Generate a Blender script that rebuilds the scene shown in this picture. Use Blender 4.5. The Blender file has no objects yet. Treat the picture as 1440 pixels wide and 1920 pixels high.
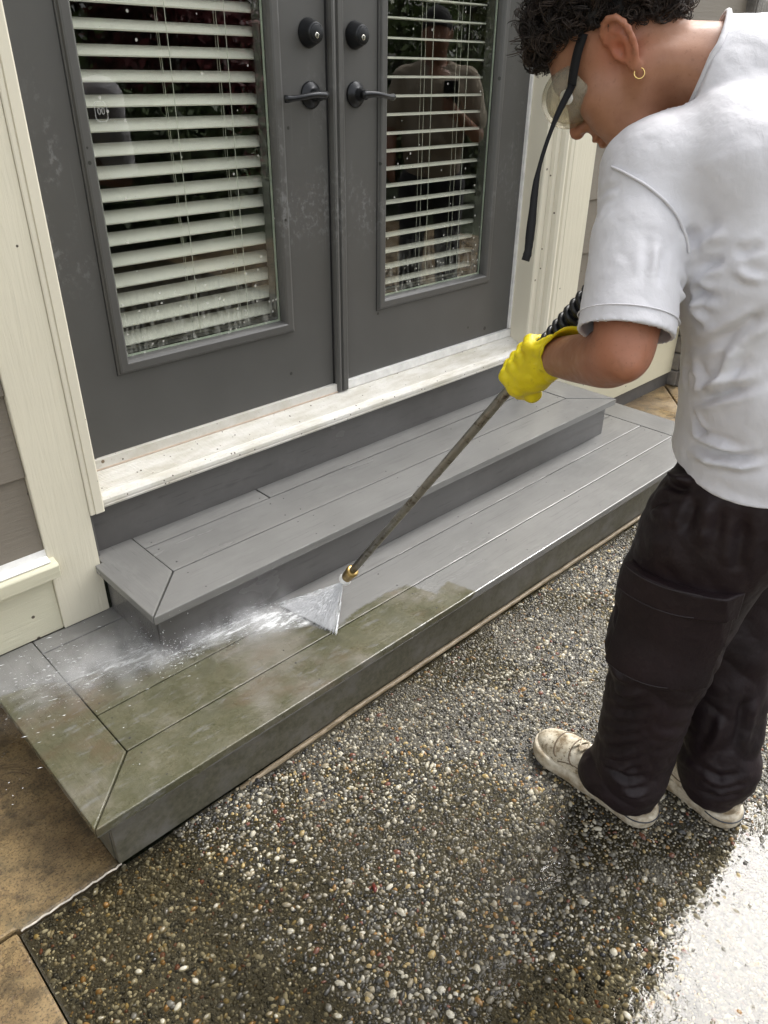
import bpy, bmesh, math, random
import numpy as np
from mathutils import Vector, Matrix, noise as mnoise

R_ = math.radians
rng = np.random.default_rng(7)
random.seed(7)
scene = bpy.context.scene
COL = scene.collection

# ------------------------------------------------------------------ camera
cam_d = bpy.data.cameras.new('camera')
cam = bpy.data.objects.new('camera', cam_d)
COL.objects.link(cam)
CAM = (-0.7161, -1.7925, 1.4156)
cam.location = CAM
cam.rotation_euler = (1.0452, -0.0097, -0.769)
cam_d.sensor_fit = 'VERTICAL'
cam_d.sensor_height = 36.0
cam_d.sensor_width = 27.0
cam_d.lens = 1425.07 / 1920 * 36.0
cam_d.clip_start = 0.02
cam_d.clip_end = 2000
scene.camera = cam

# ------------------------------------------------------------------ sky, sun, exposure
SUN_DIR = Vector((0.60, 0.05, 0.80)).normalized()
world = bpy.data.worlds.new('World')
scene.world = world
world.use_nodes = True
wn = world.node_tree.nodes
wl = world.node_tree.links
bg = wn['Background']
sky = wn.new('ShaderNodeTexSky')
sky.sky_type = 'NISHITA'
sky.sun_disc = False
sky.sun_elevation = math.asin(SUN_DIR.z)
sky.sun_rotation = math.atan2(SUN_DIR.x, SUN_DIR.y)
sky.air_density = 1.0
sky.dust_density = 5.0
sky.ozone_density = 1.0
hs = wn.new('ShaderNodeHueSaturation')          # overcast: the blue is veiled by cloud
hs.inputs['Saturation'].default_value = 0.14
wl.new(sky.outputs[0], hs.inputs['Color'])
wl.new(hs.outputs[0], bg.inputs['Color'])
bg.inputs['Strength'].default_value = 0.15
sun_d = bpy.data.lights.new('sun', 'SUN')
sun_d.energy = 0.72
sun_d.angle = R_(21)
sun_d.color = (1.0, 0.965, 0.92)
sun = bpy.data.objects.new('sun', sun_d)
COL.objects.link(sun)
sun.rotation_euler = SUN_DIR.to_track_quat('Z', 'Y').to_euler()
scene.view_settings.view_transform = 'Standard'
scene.view_settings.look = 'None'
scene.view_settings.gamma = 1
scene.view_settings.use_curve_mapping = False
scene.view_settings.exposure = 1.62
scene.render.engine = 'CYCLES'
scene.cycles.max_bounces = 12
scene.cycles.transparent_max_bounces = 24
scene.cycles.volume_bounces = 4
scene.cycles.use_denoising = True

# ------------------------------------------------------------------ helpers: objects
def tag(o, label=None, cat=None, group=None, kind=None):
    if label: o['label'] = label
    if cat: o['category'] = cat
    if group: o['group'] = group
    if kind or cat: o['kind'] = kind or 'thing'
    return o

def empty(name, loc=(0, 0, 0)):
    o = bpy.data.objects.new(name, None)
    COL.objects.link(o)
    o.location = loc
    o.empty_display_size = 0.05
    return o

def link(name, me, m=None, parent=None, smooth=None):
    if m is not None and not me.materials: me.materials.append(m)
    o = bpy.data.objects.new(name, me)
    COL.objects.link(o)
    if parent is not None:
        o.parent = parent
        bpy.context.view_layer.update()
        o.matrix_parent_inverse = parent.matrix_world.inverted()
    if smooth is not None:
        me.polygons.foreach_set('use_smooth', [smooth] * len(me.polygons))
    return o

def obj(name, bm, m=None, parent=None, smooth=None):
    me = bpy.data.meshes.new(name)
    bm.to_mesh(me)
    bm.free()
    return link(name, me, m, parent, smooth)

def npmesh(name, V, Fq, m=None, parent=None, smooth=True):
    me = bpy.data.meshes.new(name)
    V = np.asarray(V, np.float32); Fq = np.asarray(Fq, np.int32)
    n = Fq.shape[1]
    me.vertices.add(len(V)); me.vertices.foreach_set('co', V.ravel())
    me.loops.add(Fq.size); me.loops.foreach_set('vertex_index', Fq.ravel())
    me.polygons.add(len(Fq))
    me.polygons.foreach_set('loop_start', np.arange(0, Fq.size, n, dtype=np.int32))
    me.polygons.foreach_set('use_smooth', np.full(len(Fq), smooth, bool))
    me.update(calc_edges=True)
    return link(name, me, m, parent)

def fattr(me, name, vals):
    a = me.attributes.new(name, 'FLOAT', 'POINT')
    a.data.foreach_set('value', np.asarray(vals, np.float32).ravel())

def box(bm, x0, x1, y0, y1, z0, z1):
    v = [bm.verts.new(c) for c in ((x0,y0,z0),(x1,y0,z0),(x1,y1,z0),(x0,y1,z0),(x0,y0,z1),(x1,y0,z1),(x1,y1,z1),(x0,y1,z1))]
    fs = [bm.faces.new([v[i] for i in f]) for f in ((3,2,1,0),(4,5,6,7),(0,1,5,4),(1,2,6,5),(2,3,7,6),(3,0,4,7))]
    return v, fs

def bevel(bm, w, seg=2, edges=None):
    bmesh.ops.bevel(bm, geom=edges or list(bm.edges), offset=w, segments=seg, affect='EDGES', profile=0.6)

def boxo(name, b, m, parent=None, bw=0.0, seg=2):
    bm = bmesh.new(); box(bm, *b)
    if bw: bevel(bm, bw, seg)
    return obj(name, bm, m, parent)

def prism(bm, pts, d0, d1, mapf):
    """polygon pts extruded from d0 to d1; mapf(a,b,d)->xyz"""
    A = [bm.verts.new(mapf(a, b, d0)) for a, b in pts]
    B = [bm.verts.new(mapf(a, b, d1)) for a, b in pts]
    n = len(pts)
    bm.faces.new(A[::-1]); bm.faces.new(B)
    for i in range(n):
        j = (i + 1) % n
        bm.faces.new((A[i], A[j], B[j], B[i]))
    bmesh.ops.recalc_face_normals(bm, faces=bm.faces)

def prismo(name, pts, d0, d1, mapf, m, parent=None, bw=0.0, seg=2):
    bm = bmesh.new(); prism(bm, pts, d0, d1, mapf)
    if bw: bevel(bm, bw, seg)
    return obj(name, bm, m, parent)
XY = lambda a, b, d: (a, b, d)
YZ = lambda a, b, d: (d, a, b)
XZ = lambda a, b, d: (a, d, b)

def tube(bm, pts, rad, n=8, cap=True, up=None):
    pts = [Vector(p) for p in pts]
    rs = rad if hasattr(rad, '__len__') else [rad] * len(pts)
    rings = []
    t0 = (pts[1] - pts[0]).normalized()
    a = t0.orthogonal().normalized() if up is None else (Vector(up) - t0 * Vector(up).dot(t0)).normalized()
    for i, p in enumerate(pts):
        t = (pts[min(i + 1, len(pts) - 1)] - pts[max(i - 1, 0)]).normalized()
        a = (a - t * a.dot(t)).normalized()
        b = t.cross(a)
        rings.append([bm.verts.new(p + (a * math.cos(2*math.pi*k/n) + b * math.sin(2*math.pi*k/n)) * rs[i]) for k in range(n)])
    for r0, r1 in zip(rings, rings[1:]):
        for k in range(n):
            bm.faces.new((r0[k], r0[(k+1) % n], r1[(k+1) % n], r1[k]))
    if cap:
        bm.faces.new(rings[0][::-1]); bm.faces.new(rings[-1])

def lathe(bm, o, axis, prof, n=24, cap=True):
    """prof: list of (distance along axis, radius)"""
    axis = Vector(axis).normalized(); o = Vector(o)
    tube(bm, [o + axis * d for d, r in prof], [r for d, r in prof], n, cap)

# ------------------------------------------------------------------ helpers: materials
class M:
    def __init__(s, name):
        s.m = bpy.data.materials.new(name); s.m.use_nodes = True
        s.t = s.m.node_tree; s.n = s.t.nodes; s.b = s.n['Principled BSDF']; s.out = s.n['Material Output']
        s.co = s.n.new('ShaderNodeTexCoord').outputs['Object']
    def l(s, a, b): s.t.links.new(a, b)
    def set(s, **k):
        for key, v in k.items():
            i = s.b.inputs[{'base':'Base Color','rough':'Roughness','metal':'Metallic','spec':'Specular IOR Level','coat':'Coat Weight','coatr':'Coat Roughness','sss':'Subsurface Weight','trans':'Transmission Weight','ior':'IOR','alpha':'Alpha','sheen':'Sheen Weight'}[key]]
            if hasattr(v, 'is_output') or isinstance(v, bpy.types.NodeSocket): s.l(v, i)
            elif key == 'base': i.default_value = (*v, 1) if len(v) == 3 else v
            else: i.default_value = v
        return s
    def map(s, scale=(1,1,1), rot=(0,0,0), co=None):
        n = s.n.new('ShaderNodeMapping'); n.inputs['Scale'].default_value = scale; n.inputs['Rotation'].default_value = rot
        s.l(co or s.co, n.inputs['Vector']); return n.outputs[0]
    def noise(s, scale, detail=4, rough=.55, co=None, dist=0.0):
        n = s.n.new('ShaderNodeTexNoise'); n.inputs['Scale'].default_value = scale; n.inputs['Detail'].default_value = detail
        n.inputs['Roughness'].default_value = rough; n.inputs['Distortion'].default_value = dist
        s.l(co or s.co, n.inputs['Vector']); return n.outputs['Fac']
    def vor(s, scale, co=None, feat='F1', out='Distance'):
        n = s.n.new('ShaderNodeTexVoronoi'); n.inputs['Scale'].default_value = scale; n.feature = feat
        s.l(co or s.co, n.inputs['Vector']); return n.outputs[out]
    def ramp(s, fac, stops, interp='LINEAR'):
        n = s.n.new('ShaderNodeValToRGB'); s.l(fac, n.inputs['Fac']); n.color_ramp.interpolation = interp
        e = n.color_ramp.elements
        while len(e) < len(stops): e.new(0.5)
        for k, (p, c) in enumerate(stops):
            e[k].position = p
            c = (c, c, c) if not hasattr(c, '__len__') else c
            e[k].color = (*c, 1)
        return n.outputs['Color']
    def mix(s, fac, a, b, mode='MIX'):
        n = s.n.new('ShaderNodeMix'); n.data_type = 'RGBA'; n.blend_type = mode
        for sock, v in ((n.inputs[0], fac), (n.inputs[6], a), (n.inputs[7], b)):
            if isinstance(v, bpy.types.NodeSocket): s.l(v, sock)
            elif hasattr(v, '__len__'): sock.default_value = (*v, 1) if len(v) == 3 else v
            else: sock.default_value = v if sock.type == 'VALUE' else (v, v, v, 1)
        return n.outputs[2]
    def math(s, op, a, b=0.0, c=0.0, clamp=False):
        n = s.n.new('ShaderNodeMath'); n.operation = op; n.use_clamp = clamp
        for i, v in enumerate((a, b, c)):
            if isinstance(v, bpy.types.NodeSocket): s.l(v, n.inputs[i])
            else: n.inputs[i].default_value = v
        return n.outputs[0]
    def attr(s, name, out='Fac'):
        n = s.n.new('ShaderNodeAttribute'); n.attribute_name = name; return n.outputs[out]
    def smooth(s, v, a, b):
        n = s.n.new('ShaderNodeMapRange'); n.interpolation_type = 'SMOOTHSTEP'
        s.l(v, n.inputs[0]); n.inputs[1].default_value = a; n.inputs[2].default_value = b
        return n.outputs[0]
    def sep(s, co=None):
        n = s.n.new('ShaderNodeSeparateXYZ'); s.l(co or s.co, n.inputs[0]); return n.outputs
    def bump(s, h, strength=.3, dist=.01):
        n = s.n.new('ShaderNodeBump'); n.inputs['Strength'].default_value = strength; n.inputs['Distance'].default_value = dist
        if s.b.inputs['Normal'].is_linked: s.l(s.b.inputs['Normal'].links[0].from_socket, n.inputs['Normal'])
        s.l(h, n.inputs['Height']); s.l(n.outputs[0], s.b.inputs['Normal']); return s

def simple(name, base, rough=.5, metal=0, nscale=30, var=.12, bump=0.05, bdist=.002):
    s = M(name)
    f = s.noise(nscale, 5)
    c0 = tuple(max(0, c * (1 - var)) for c in base); c1 = tuple(min(1, c * (1 + var)) for c in base)
    s.set(base=s.ramp(f, [(.3, c0), (.7, c1)]), rough=rough, metal=metal)
    if bump: s.bump(s.noise(nscale * 6, 3), bump, bdist)
    return s

def specks(s, col, base, scale=60, dens=.12, seed=0.0):
    """dirt specks washed up by the spray: scattered small dark dots"""
    cm = s.map((1, 1, 1)); 
    n = s.n.new('ShaderNodeTexVoronoi'); n.inputs['Scale'].default_value = scale; s.l(cm, n.inputs['Vector'])
    sep = s.n.new('ShaderNodeSeparateColor'); s.l(n.outputs['Color'], sep.inputs[0])
    pick = s.math('LESS_THAN', sep.outputs[0], dens)
    size = s.math('MULTIPLY', sep.outputs[1], .22)
    dot = s.math('LESS_THAN', n.outputs['Distance'], size)
    return s.mix(s.math('MULTIPLY', pick, dot), base, col)

def trim_paint(name, base, axis):
    """cream painted board with embossed wood grain running along axis"""
    s = M(name)
    sc = [90, 90, 90]; sc[axis] = 5
    g = s.noise(1.0, 5, .6, s.map(sc), .4)
    f = s.noise(3, 4)
    c = s.ramp(f, [(.3, tuple(k * .93 for k in base)), (.7, base)])
    c = s.mix(s.smooth(g, .62, .75), c, tuple(k * .86 for k in base))
    c = specks(s, (.09, .07, .05), c, 38, .07)
    s.set(base=c, rough=.55)
    s.bump(g, .6, .003); s.bump(s.noise(260, 2), .12, .001)
    return s.m

CREAM = (.70, .655, .52)
M_trimV = trim_paint('cream_paint_upright', CREAM, 2)
M_trimH = trim_paint('cream_paint_level', (.64, .61, .46), 0)
def _jamb():
    s = M('smooth_jamb_paint'); base = (.70, .655, .53)
    c = s.ramp(s.noise(4, 3), [(.3, tuple(k*.95 for k in base)), (.7, base)])
    c = specks(s, (.1, .08, .06), c, 45, .05)
    return s.set(base=c, rough=.4).bump(s.noise(40, 3), .04, .002).m
M_jamb = _jamb()
def _siding():
    s = M('taupe_siding_paint')
    g = s.noise(1.0, 5, .6, s.map((5, 80, 90)), .6)
    c = s.ramp(s.noise(3, 3), [(.3, (.165, .142, .112)), (.7, (.20, .175, .140))])
    c = specks(s, (.08, .06, .05), c, 40, .04)
    return s.set(base=c, rough=.6).bump(g, .5, .003).m
M_siding = _siding()
def _sill():
    s = M('white_vinyl_sill')
    z = s.noise(7, 5, .65, s.map((1, 4, 1)))
    c = s.ramp(z, [(.32, (.50, .47, .39)), (.62, (.68, .66, .61))])
    c = specks(s, (.10, .08, .06), c, 75, .30); c = specks(s, (.2, .15, .1), c, 30, .10); c = s.mix(s.math('MULTIPLY', s.smooth(s.noise(120, 4, .7), .58, .7), .4), c, (.35, .31, .24))
    return s.set(base=c, rough=.38).m
M_sill = _sill()
M_white = simple('white_weatherstrip', (.78, .77, .74), .4).m
M_bare = simple('weathered_wood_edge', (.62, .50, .40), .6, nscale=60).m
def _door():
    s = M('charcoal_door_paint')
    base = s.ramp(s.noise(5, 4), [(.3, (.082, .080, .075)), (.7, (.094, .092, .087))])
    # dried water marks and chalky overspray half way up the stiles
    sx, sy, sz = s.sep()
    band = s.math('MULTIPLY', s.smooth(sz, .88, 1.08), s.math('SUBTRACT', 1.0, s.smooth(sz, 1.22, 1.5)))
    blot = s.smooth(s.noise(60, 6, .7, s.map((1, 1, .8))), .5, .62)
    patch = s.smooth(s.noise(7, 3, .6, s.map((1, 1, .5))), .47, .6)
    k = s.math('MULTIPLY', band, s.math('MULTIPLY', blot, patch))
    base = s.mix(s.math('MULTIPLY', k, .55), base, (.19, .19, .185))
    drip = s.smooth(s.noise(1, 4, .6, s.map((55, 1, 1.5))), .6, .72)
    base = s.mix(s.math('MULTIPLY', drip, s.math('MULTIPLY', band, .3)), base, (.17, .17, .165))
    base = specks(s, (.03, .03, .025), base, 30, .04)
    s.set(base=base, rough=s.math('ADD', s.math('MULTIPLY', k, .25), .36))
    s.bump(s.noise(240, 2), .05, .001)
    return s.m
M_door = _door()
M_black = simple('black_seal_and_gap', (.012, .012, .012), .5).m
M_bronze = simple('oil_rubbed_black_metal', (.022, .023, .025), .34, .6, 20, .2, .02).m
M_nickel = simple('worn_nickel', (.6, .58, .52), .25, 1.0).m

def _glass():
    s = M('insulated_door_glass')
    tr = s.n.new('ShaderNodeBsdfTransparent'); tr.inputs[0].default_value = (.93, .945, .92, 1)
    gl = s.n.new('ShaderNodeBsdfGlossy'); gl.inputs['Roughness'].default_value = .004
    fr = s.n.new('ShaderNodeFresnel'); fr.inputs[0].default_value = 1.52
    # the pane is double: two pairs of faces mirror about twice as much as one
    geo = s.n.new('ShaderNodeNewGeometry')
    fac = s.math('MULTIPLY', s.math('MULTIPLY', fr.outputs[0], 2.1, clamp=True), s.math('SUBTRACT', 1.0, geo.outputs['Backfacing']))
    mx = s.n.new('ShaderNodeMixShader'); s.l(fac, mx.inputs[0]); s.l(tr.outputs[0], mx.inputs[1]); s.l(gl.outputs[0], mx.inputs[2])
    # dried spray: droplets and a milky film near the bottom edge
    df = s.n.new('ShaderNodeBsdfDiffuse'); df.inputs[0].default_value = (.75, .75, .68, 1)
    sx, sy, sz = s.sep()
    low = s.math('SUBTRACT', 1.0, s.smooth(sz, .77, 1.0))
    film = s.math('MULTIPLY', low, s.smooth(s.noise(1, 6, .7, s.map((90, 1, 22))), .45, .8))
    v = s.n.new('ShaderNodeTexVoronoi'); v.inputs['Scale'].default_value = 75; s.l(s.co, v.inputs['Vector'])
    sp = s.n.new('ShaderNodeSeparateColor'); s.l(v.outputs['Color'], sp.inputs[0])
    dot = s.math('MULTIPLY', s.math('LESS_THAN', v.outputs['Distance'], s.math('MULTIPLY', sp.outputs[1], .25)), s.math('LESS_THAN', sp.outputs[0], s.math('ADD', s.math('MULTIPLY', low, .5), .05)))
    k = s.math('ADD', s.math('MULTIPLY', film, .33), s.math('MULTIPLY', dot, .45), clamp=True)
    m2 = s.n.new('ShaderNodeMixShader'); s.l(k, m2.inputs[0]); s.l(mx.outputs[0], m2.inputs[1]); s.l(df.outputs[0], m2.inputs[2])
    s.l(m2.outputs[0], s.out.inputs['Surface']); return s.m
M_glass = _glass()
M_slat = simple('white_blind_slat', (.86, .83, .76), .45, nscale=8, var=.03, bump=0).m
M_cord = simple('blind_cord', (.70, .70, .62), .7, bump=0).m
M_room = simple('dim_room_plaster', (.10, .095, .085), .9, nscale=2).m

def board_mat(name, axis, dirty, base=(.182, .179, .170)):
    """grey composite decking, wet; algae where the attribute 'algae' (signed distance, metres) is positive"""
    s = M(name)
    sc = [170, 170, 60]; sc[axis] = 6
    g = s.noise(1.0, 4, .55, s.map(sc), .3)
    big = s.noise(2.3, 4, .6)
    c = s.ramp(big, [(.3, tuple(k * .88 for k in base)), (.7, tuple(k * 1.1 for k in base))])
    c = s.mix(s.smooth(g, .55, .75), c, tuple(k * .82 for k in base))
    film = s.noise(9, 5, .65, s.map((1, 2.2, 1) if axis == 0 else (2.2, 1, 1)))
    c = s.mix(s.smooth(film, .42, .85), c, tuple(k * 1.15 for k in base))
    wet = s.ramp(s.noise(4.5, 4, .6, s.map((.5, 2, 1) if axis == 0 else (2, .5, 1))), [(.34, .06), (.5, .13), (.68, .30)])
    if dirty:
        d = s.attr('algae')
        j = s.math('SUBTRACT', s.noise(55, 5, .7), .5)
        k = s.smooth(s.math('ADD', d, s.math('MULTIPLY', j, .022)), -.004, .006)
        m1 = s.noise(11, 6, .7); m2 = s.noise(120, 4, .7)
        al = s.ramp(m1, [(.28, (.058, .056, .032)), (.45, (.088, .085, .050)), (.60, (.112, .104, .064)), (.75, (.150, .140, .104))])
        al = s.mix(s.math('MULTIPLY', s.smooth(m2, .42, .68), .7), al, (.060, .058, .028))
        al = s.mix(s.math('MULTIPLY', s.smooth(s.noise(5, 5, .65), .50, .66), .75), al, (.175, .160, .130))
        al = s.mix(s.math('MULTIPLY', s.smooth(s.noise(4, 5, .65, s.map((1, 1.6, 1), (0, 0, .7))), .52, .70), .6), al, (.105, .070, .040))
        worn = s.math('MULTIPLY', s.smooth(s.noise(30, 5, .75, s.map((.5, 1.6, 1))), .54, .68), .55)
        k = s.math('MULTIPLY', k, s.math('SUBTRACT', 1.0, worn))
        c = s.mix(k, c, al)
        wet = s.mix(k, wet, s.ramp(s.noise(14, 4), [(.4, .22), (.65, .46)]))
        s.bump(s.math('MULTIPLY', s.noise(300, 3, .7), k), .35, .0015)
    wx_ = s.sep()[0]
    wet = s.mix(s.math('MULTIPLY', s.smooth(wx_, .7, 1.8), .75), wet, .07)
    pit = s.smooth(s.noise(1, 3, .6, s.map([k * 1.6 for k in sc])), .60, .74)
    c = s.mix(s.math('MULTIPLY', pit, .35), c, tuple(k * .45 for k in base))
    s.set(base=c, rough=wet)
    s.bump(g, .45, .0014)
    return s.m
M_bx = board_mat('composite_board_long', 0, False)
M_by = board_mat('composite_board_cross', 1, False)
M_bxd = board_mat('composite_board_long_algae', 0, True)
M_byd = board_mat('composite_board_cross_algae', 1, True)
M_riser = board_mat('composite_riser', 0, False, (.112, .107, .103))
def _riser_d():
    s = M('composite_riser_algae')
    b = s.ramp(s.noise(3, 4), [(.3, (.125, .118, .103)), (.7, (.18, .170, .150))])
    sx, sy, sz = s.sep()
    gr = s.smooth(s.math('ADD', s.noise(9, 6, .7), s.math('MULTIPLY', sz, -.5)), .28, .56)
    c = s.mix(s.math('MULTIPLY', gr, .9), b, s.ramp(s.noise(70, 4, .7), [(.35, (.060, .057, .036)), (.7, (.135, .125, .088))]))
    return s.set(base=c, rough=.4).bump(s.noise(1, 4, .55, s.map((6, 170, 170))), .25, .001).m
M_riserd = _riser_d()
M_screw = simple('dark_screw_hole', (.03, .028, .028), .5).m
M_tan = None

# ================================================================== THE SETTING
Z1, Z2 = .1625, .3113           # tops of the two steps
TB = .0235                      # board thickness
YF1, Y4, Y3, Y2, Y1, YW = -.7411, -.6018, -.4615, -.3173, -.1738, -.112
XL1, XL1I, XR1, XR1I = -.445, -.3055, 2.207, 2.061
YF2, YU2, YU3, YK = -.419, -.280, -.1366, -.065
XL2, XL2I, XR2, XR2I = -.117, .017, 1.8987, 1.7548
GAP = .0022
WY = -.098                      # sheathing plane of the house wall
XEND = 3.06                     # right corner of the house wall

def _soil():
    s = M('lawn_ground')
    c = s.ramp(s.noise(1.5, 6), [(.35, (.03, .045, .015)), (.65, (.06, .075, .03))])
    return s.set(base=c, rough=.9).bump(s.noise(25, 5), .6, .05).m
bm = bmesh.new()
v = [bm.verts.new(c) for c in ((-600, -600, -.09), (600, -600, -.09), (600, 600, -.09), (-600, 600, -.09))]
bm.faces.new(v)
tag(obj('ground', bm, _soil()), 'dark green lawn stretching away beyond the paving', 'ground', kind='structure')

# ---- stamped concrete border around the steps
def _stamped():
    s = M('stamped_concrete_wet')
    a = s.noise(4.5, 6, .65); b = s.noise(16, 6, .7); f = s.noise(210, 3, .7)
    c = s.ramp(a, [(.30, (.095, .064, .034)), (.44, (.165, .113, .058)), (.58, (.280, .196, .095)), (.72, (.170, .130, .074))])
    c = s.mix(s.math('MULTIPLY', s.smooth(b, .46, .64), .75), c, (.060, .046, .028))
    c = s.mix(s.math('MULTIPLY', s.smooth(s.noise(28, 6, .75), .52, .66), .6), c, (.24, .175, .085))
    c = s.mix(s.math('MULTIPLY', s.smooth(s.noise(42, 5, .75), .55, .68), .55), c, (.045, .034, .022))
    c = s.mix(s.math('MULTIPLY', s.smooth(f, .50, .62), .7), c, (.035, .027, .018))
    c = s.mix(s.math('MULTIPLY', s.smooth(s.noise(330, 2, .6), .62, .7), .5), c, (.30, .22, .13))
    c = s.mix(s.math('MULTIPLY', s.smooth(s.noise(9, 5, .7), .55, .7), .5), c, (.085, .078, .052))
    ridge = s.math('ABSOLUTE', s.math('SUBTRACT', s.noise(4.0, 5, .6, s.map((1, 1.5, 1)), .6), .5))
    cr = s.smooth(ridge, .0, .012)
    c = s.mix(s.math('MULTIPLY', s.math('SUBTRACT', 1.0, cr), .45), c, (.07, .045, .03))
    s.set(base=c, rough=s.ramp(s.noise(7, 4), [(.35, .22), (.65, .55)]))
    s.bump(cr, .2, .003); s.bump(b, .22, .005); s.bump(f, .2, .0012)
    return s.m
M_stamp = _stamped()
stamp = tag(empty('stamped_concrete', (-.6, -.4, 0)), kind='structure')
def slab(pts, zt=0.0, bw=.006):
    return prismo('slab', pts, zt - .1, zt, XY, M_stamp, stamp, bw, 2)
XA, YA = -.615, -.7165          # corner of the exposed-aggregate panel
slab([(-3.2, -4.5), (XA - .003, -4.5), (XA - .003, -.712), (-3.2, -.672)])
slab([(-3.2, -.664), (XA - .003, -.704), (XA + .006, YA + .003), (-.408, YA + .004), (-.408, .05), (-3.2, .05)])
slab([(2.16, YA + .004), (2.30, YA + .004), (2.985, -.106), (2.985, .05), (2.16, .05)], .0)
slab([(2.312, YA + .004), (2.60, YA + .004), (4.8, YA + .004), (4.8, .05), (2.997, .05), (2.997, -.106)], .0)
slab([(2.62, YA - .004), (2.62, -4.5), (5.5, -4.5), (5.5, YA - .004)][::-1])

bm = bmesh.new()
tube(bm, [(XA + .004 + .205 * k / 30, YA + .001 + .0012 * math.sin(k * 1.3) + .0008 * math.sin(k * 3.1), -.0006 + .0006 * math.sin(k * 2.2)) for k in range(31)], .0022, 6)
obj('lime_line', bm, simple('pale_lime_crust', (.55, .50, .42), .5, nscale=90, var=.3).m, stamp, True)
# ---- exposed aggregate patio
def gh(x, y):
    """gentle hollows of the patio: metres below the nominal surface (pooling water)"""
    x = np.asarray(x, float); y = np.asarray(y, float)
    sm = lambda t: np.clip(t, 0, 1) ** 2 * (3 - 2 * np.clip(t, 0, 1))
    wob = .035 * np.sin(9 * x + 2) * np.sin(11 * y) + .02 * np.sin(31 * x + 17 * y) + .012 * np.sin(70 * x - 23 * y)
    s = -(y + 1.40 + .27 * (x - .1)) + wob
    a = .0062 * sm(s / .22 + .10) * sm((1.6 - x) / .4)
    b = .0052 * sm((-.20 - x + wob) / .16) * sm((y + 1.75) / .3)
    d = .0030 * np.exp(-(((x + .17) / .12) ** 2 + ((y + .95) / .18) ** 2))
    c = .0020 * np.sin(5.1 * x + 1.3) * np.sin(4.3 * y + .7) + .0010 * np.sin(13 * x + 7 * y)
    return np.maximum(a, b) + d + c * .55
def _matrix():
    s = M('wet_cement_matrix')
    c = s.ramp(s.noise(5, 5, .6), [(.3, (.030, .025, .014)), (.55, (.050, .042, .024)), (.75, (.075, .065, .042))])
    c = s.mix(s.smooth(s.noise(160, 4, .7), .45, .7), c, (.022, .019, .014))
    return s.set(base=c, rough=.16).bump(s.noise(220, 4, .7), .7, .003).m
nx, ny = 190, 110
gx = np.linspace(XA, 2.62, nx); gy = np.linspace(-2.6, YA, ny)
GX, GY = np.meshgrid(gx, gy, indexing='ij')
V = np.stack([GX, GY, -.0028 - gh(GX, GY)], -1).reshape(-1, 3)
idx = np.arange(nx * ny).reshape(nx, ny)
Fq = np.stack([idx[:-1, :-1], idx[1:, :-1], idx[1:, 1:], idx[:-1, 1:]], -1).reshape(-1, 4)
patio = npmesh('aggregate_patio', V, Fq, _matrix())
tag(patio, kind='structure')
boxo('patio_apron', (XA, 2.62, -6.5, -2.6, -.08, -.006), patio.data.materials[0], patio)

PEB = [(.0, (.48, .44, .34)), (.09, (.14, .130, .105)), (.22, (.026, .026, .025)), (.35, (.18, .160, .115)), (.45, (.052, .048, .038)),
       (.57, (.29, .245, .160)), (.66, (.080, .072, .055)), (.77, (.015, .015, .016)), (.86, (.56, .52, .42)), (.92, (.28, .150, .045)), (.95, (.16, .052, .030)), (.965, (.42, .31, .13))]
def pebble_mat(name, inst):
    s = M(name)
    f = s.attr('tone')
    if inst:
        oi = s.n.new('ShaderNodeObjectInfo'); f = oi.outputs['Random']
    c = s.ramp(f, PEB, 'CONSTANT')
    c = s.mix(s.math('MULTIPLY', s.noise(260, 4, .7), .7), c, tuple([.5] * 3), 'OVERLAY')
    c = s.mix(s.math('ADD', s.math('MULTIPLY', s.smooth(s.noise(3.3, 4, .6), .38, .66), .5), .10), c, (.055, .046, .026))
    return s.set(base=c, rough=.17).bump(s.noise(700, 2), .12, .0006).m
M_peb = pebble_mat('wet_pebbles', False); M_pebi = pebble_mat('wet_pebble', True)
def dome(seed):
    """a half pebble: top vertex, two rings"""
    r = np.random.default_rng(seed); n = 6
    P = [(0, 0, 1.0)]
    ph = r.random() * 6
    for lev, (rr, zz) in enumerate(((.62, .80), (.98, .05))):
        for k in range(n):
            a = 2 * math.pi * (k + .5 * lev) / n + ph
            q = rr * (1 + .16 * (r.random() - .5))
            P.append((q * math.cos(a), q * math.sin(a), zz * (1 + .12 * (r.random() - .5))))
    T = []
    for k in range(n):
        k2 = (k + 1) % n
        T += [(0, 1 + k, 1 + k2), (1 + k, 1 + n + k, 1 + k2), (1 + k2, 1 + n + k, 1 + n + k2)]
    return np.array(P), np.array(T)
domes = [dome(k) for k in range(10)]
def scatter(x0, x1, y0, y1, sp):
    X, Y = np.meshgrid(np.arange(x0, x1, sp), np.arange(y0, y1, sp * .9), indexing='ij')
    X = X + (np.arange(X.shape[1])[None, :] % 2) * sp * .5
    X = (X + rng.normal(0, sp * .24, X.shape)).ravel(); Y = (Y + rng.normal(0, sp * .24, Y.shape)).ravel()
    k = (X > XA + .006) & (Y < YA - np.where(X < -.06, .004, .021)) & (X < 2.6)
    return X[k], Y[k]
px, py = scatter(XA, 2.55, -2.12, YA, .0070)
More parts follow.
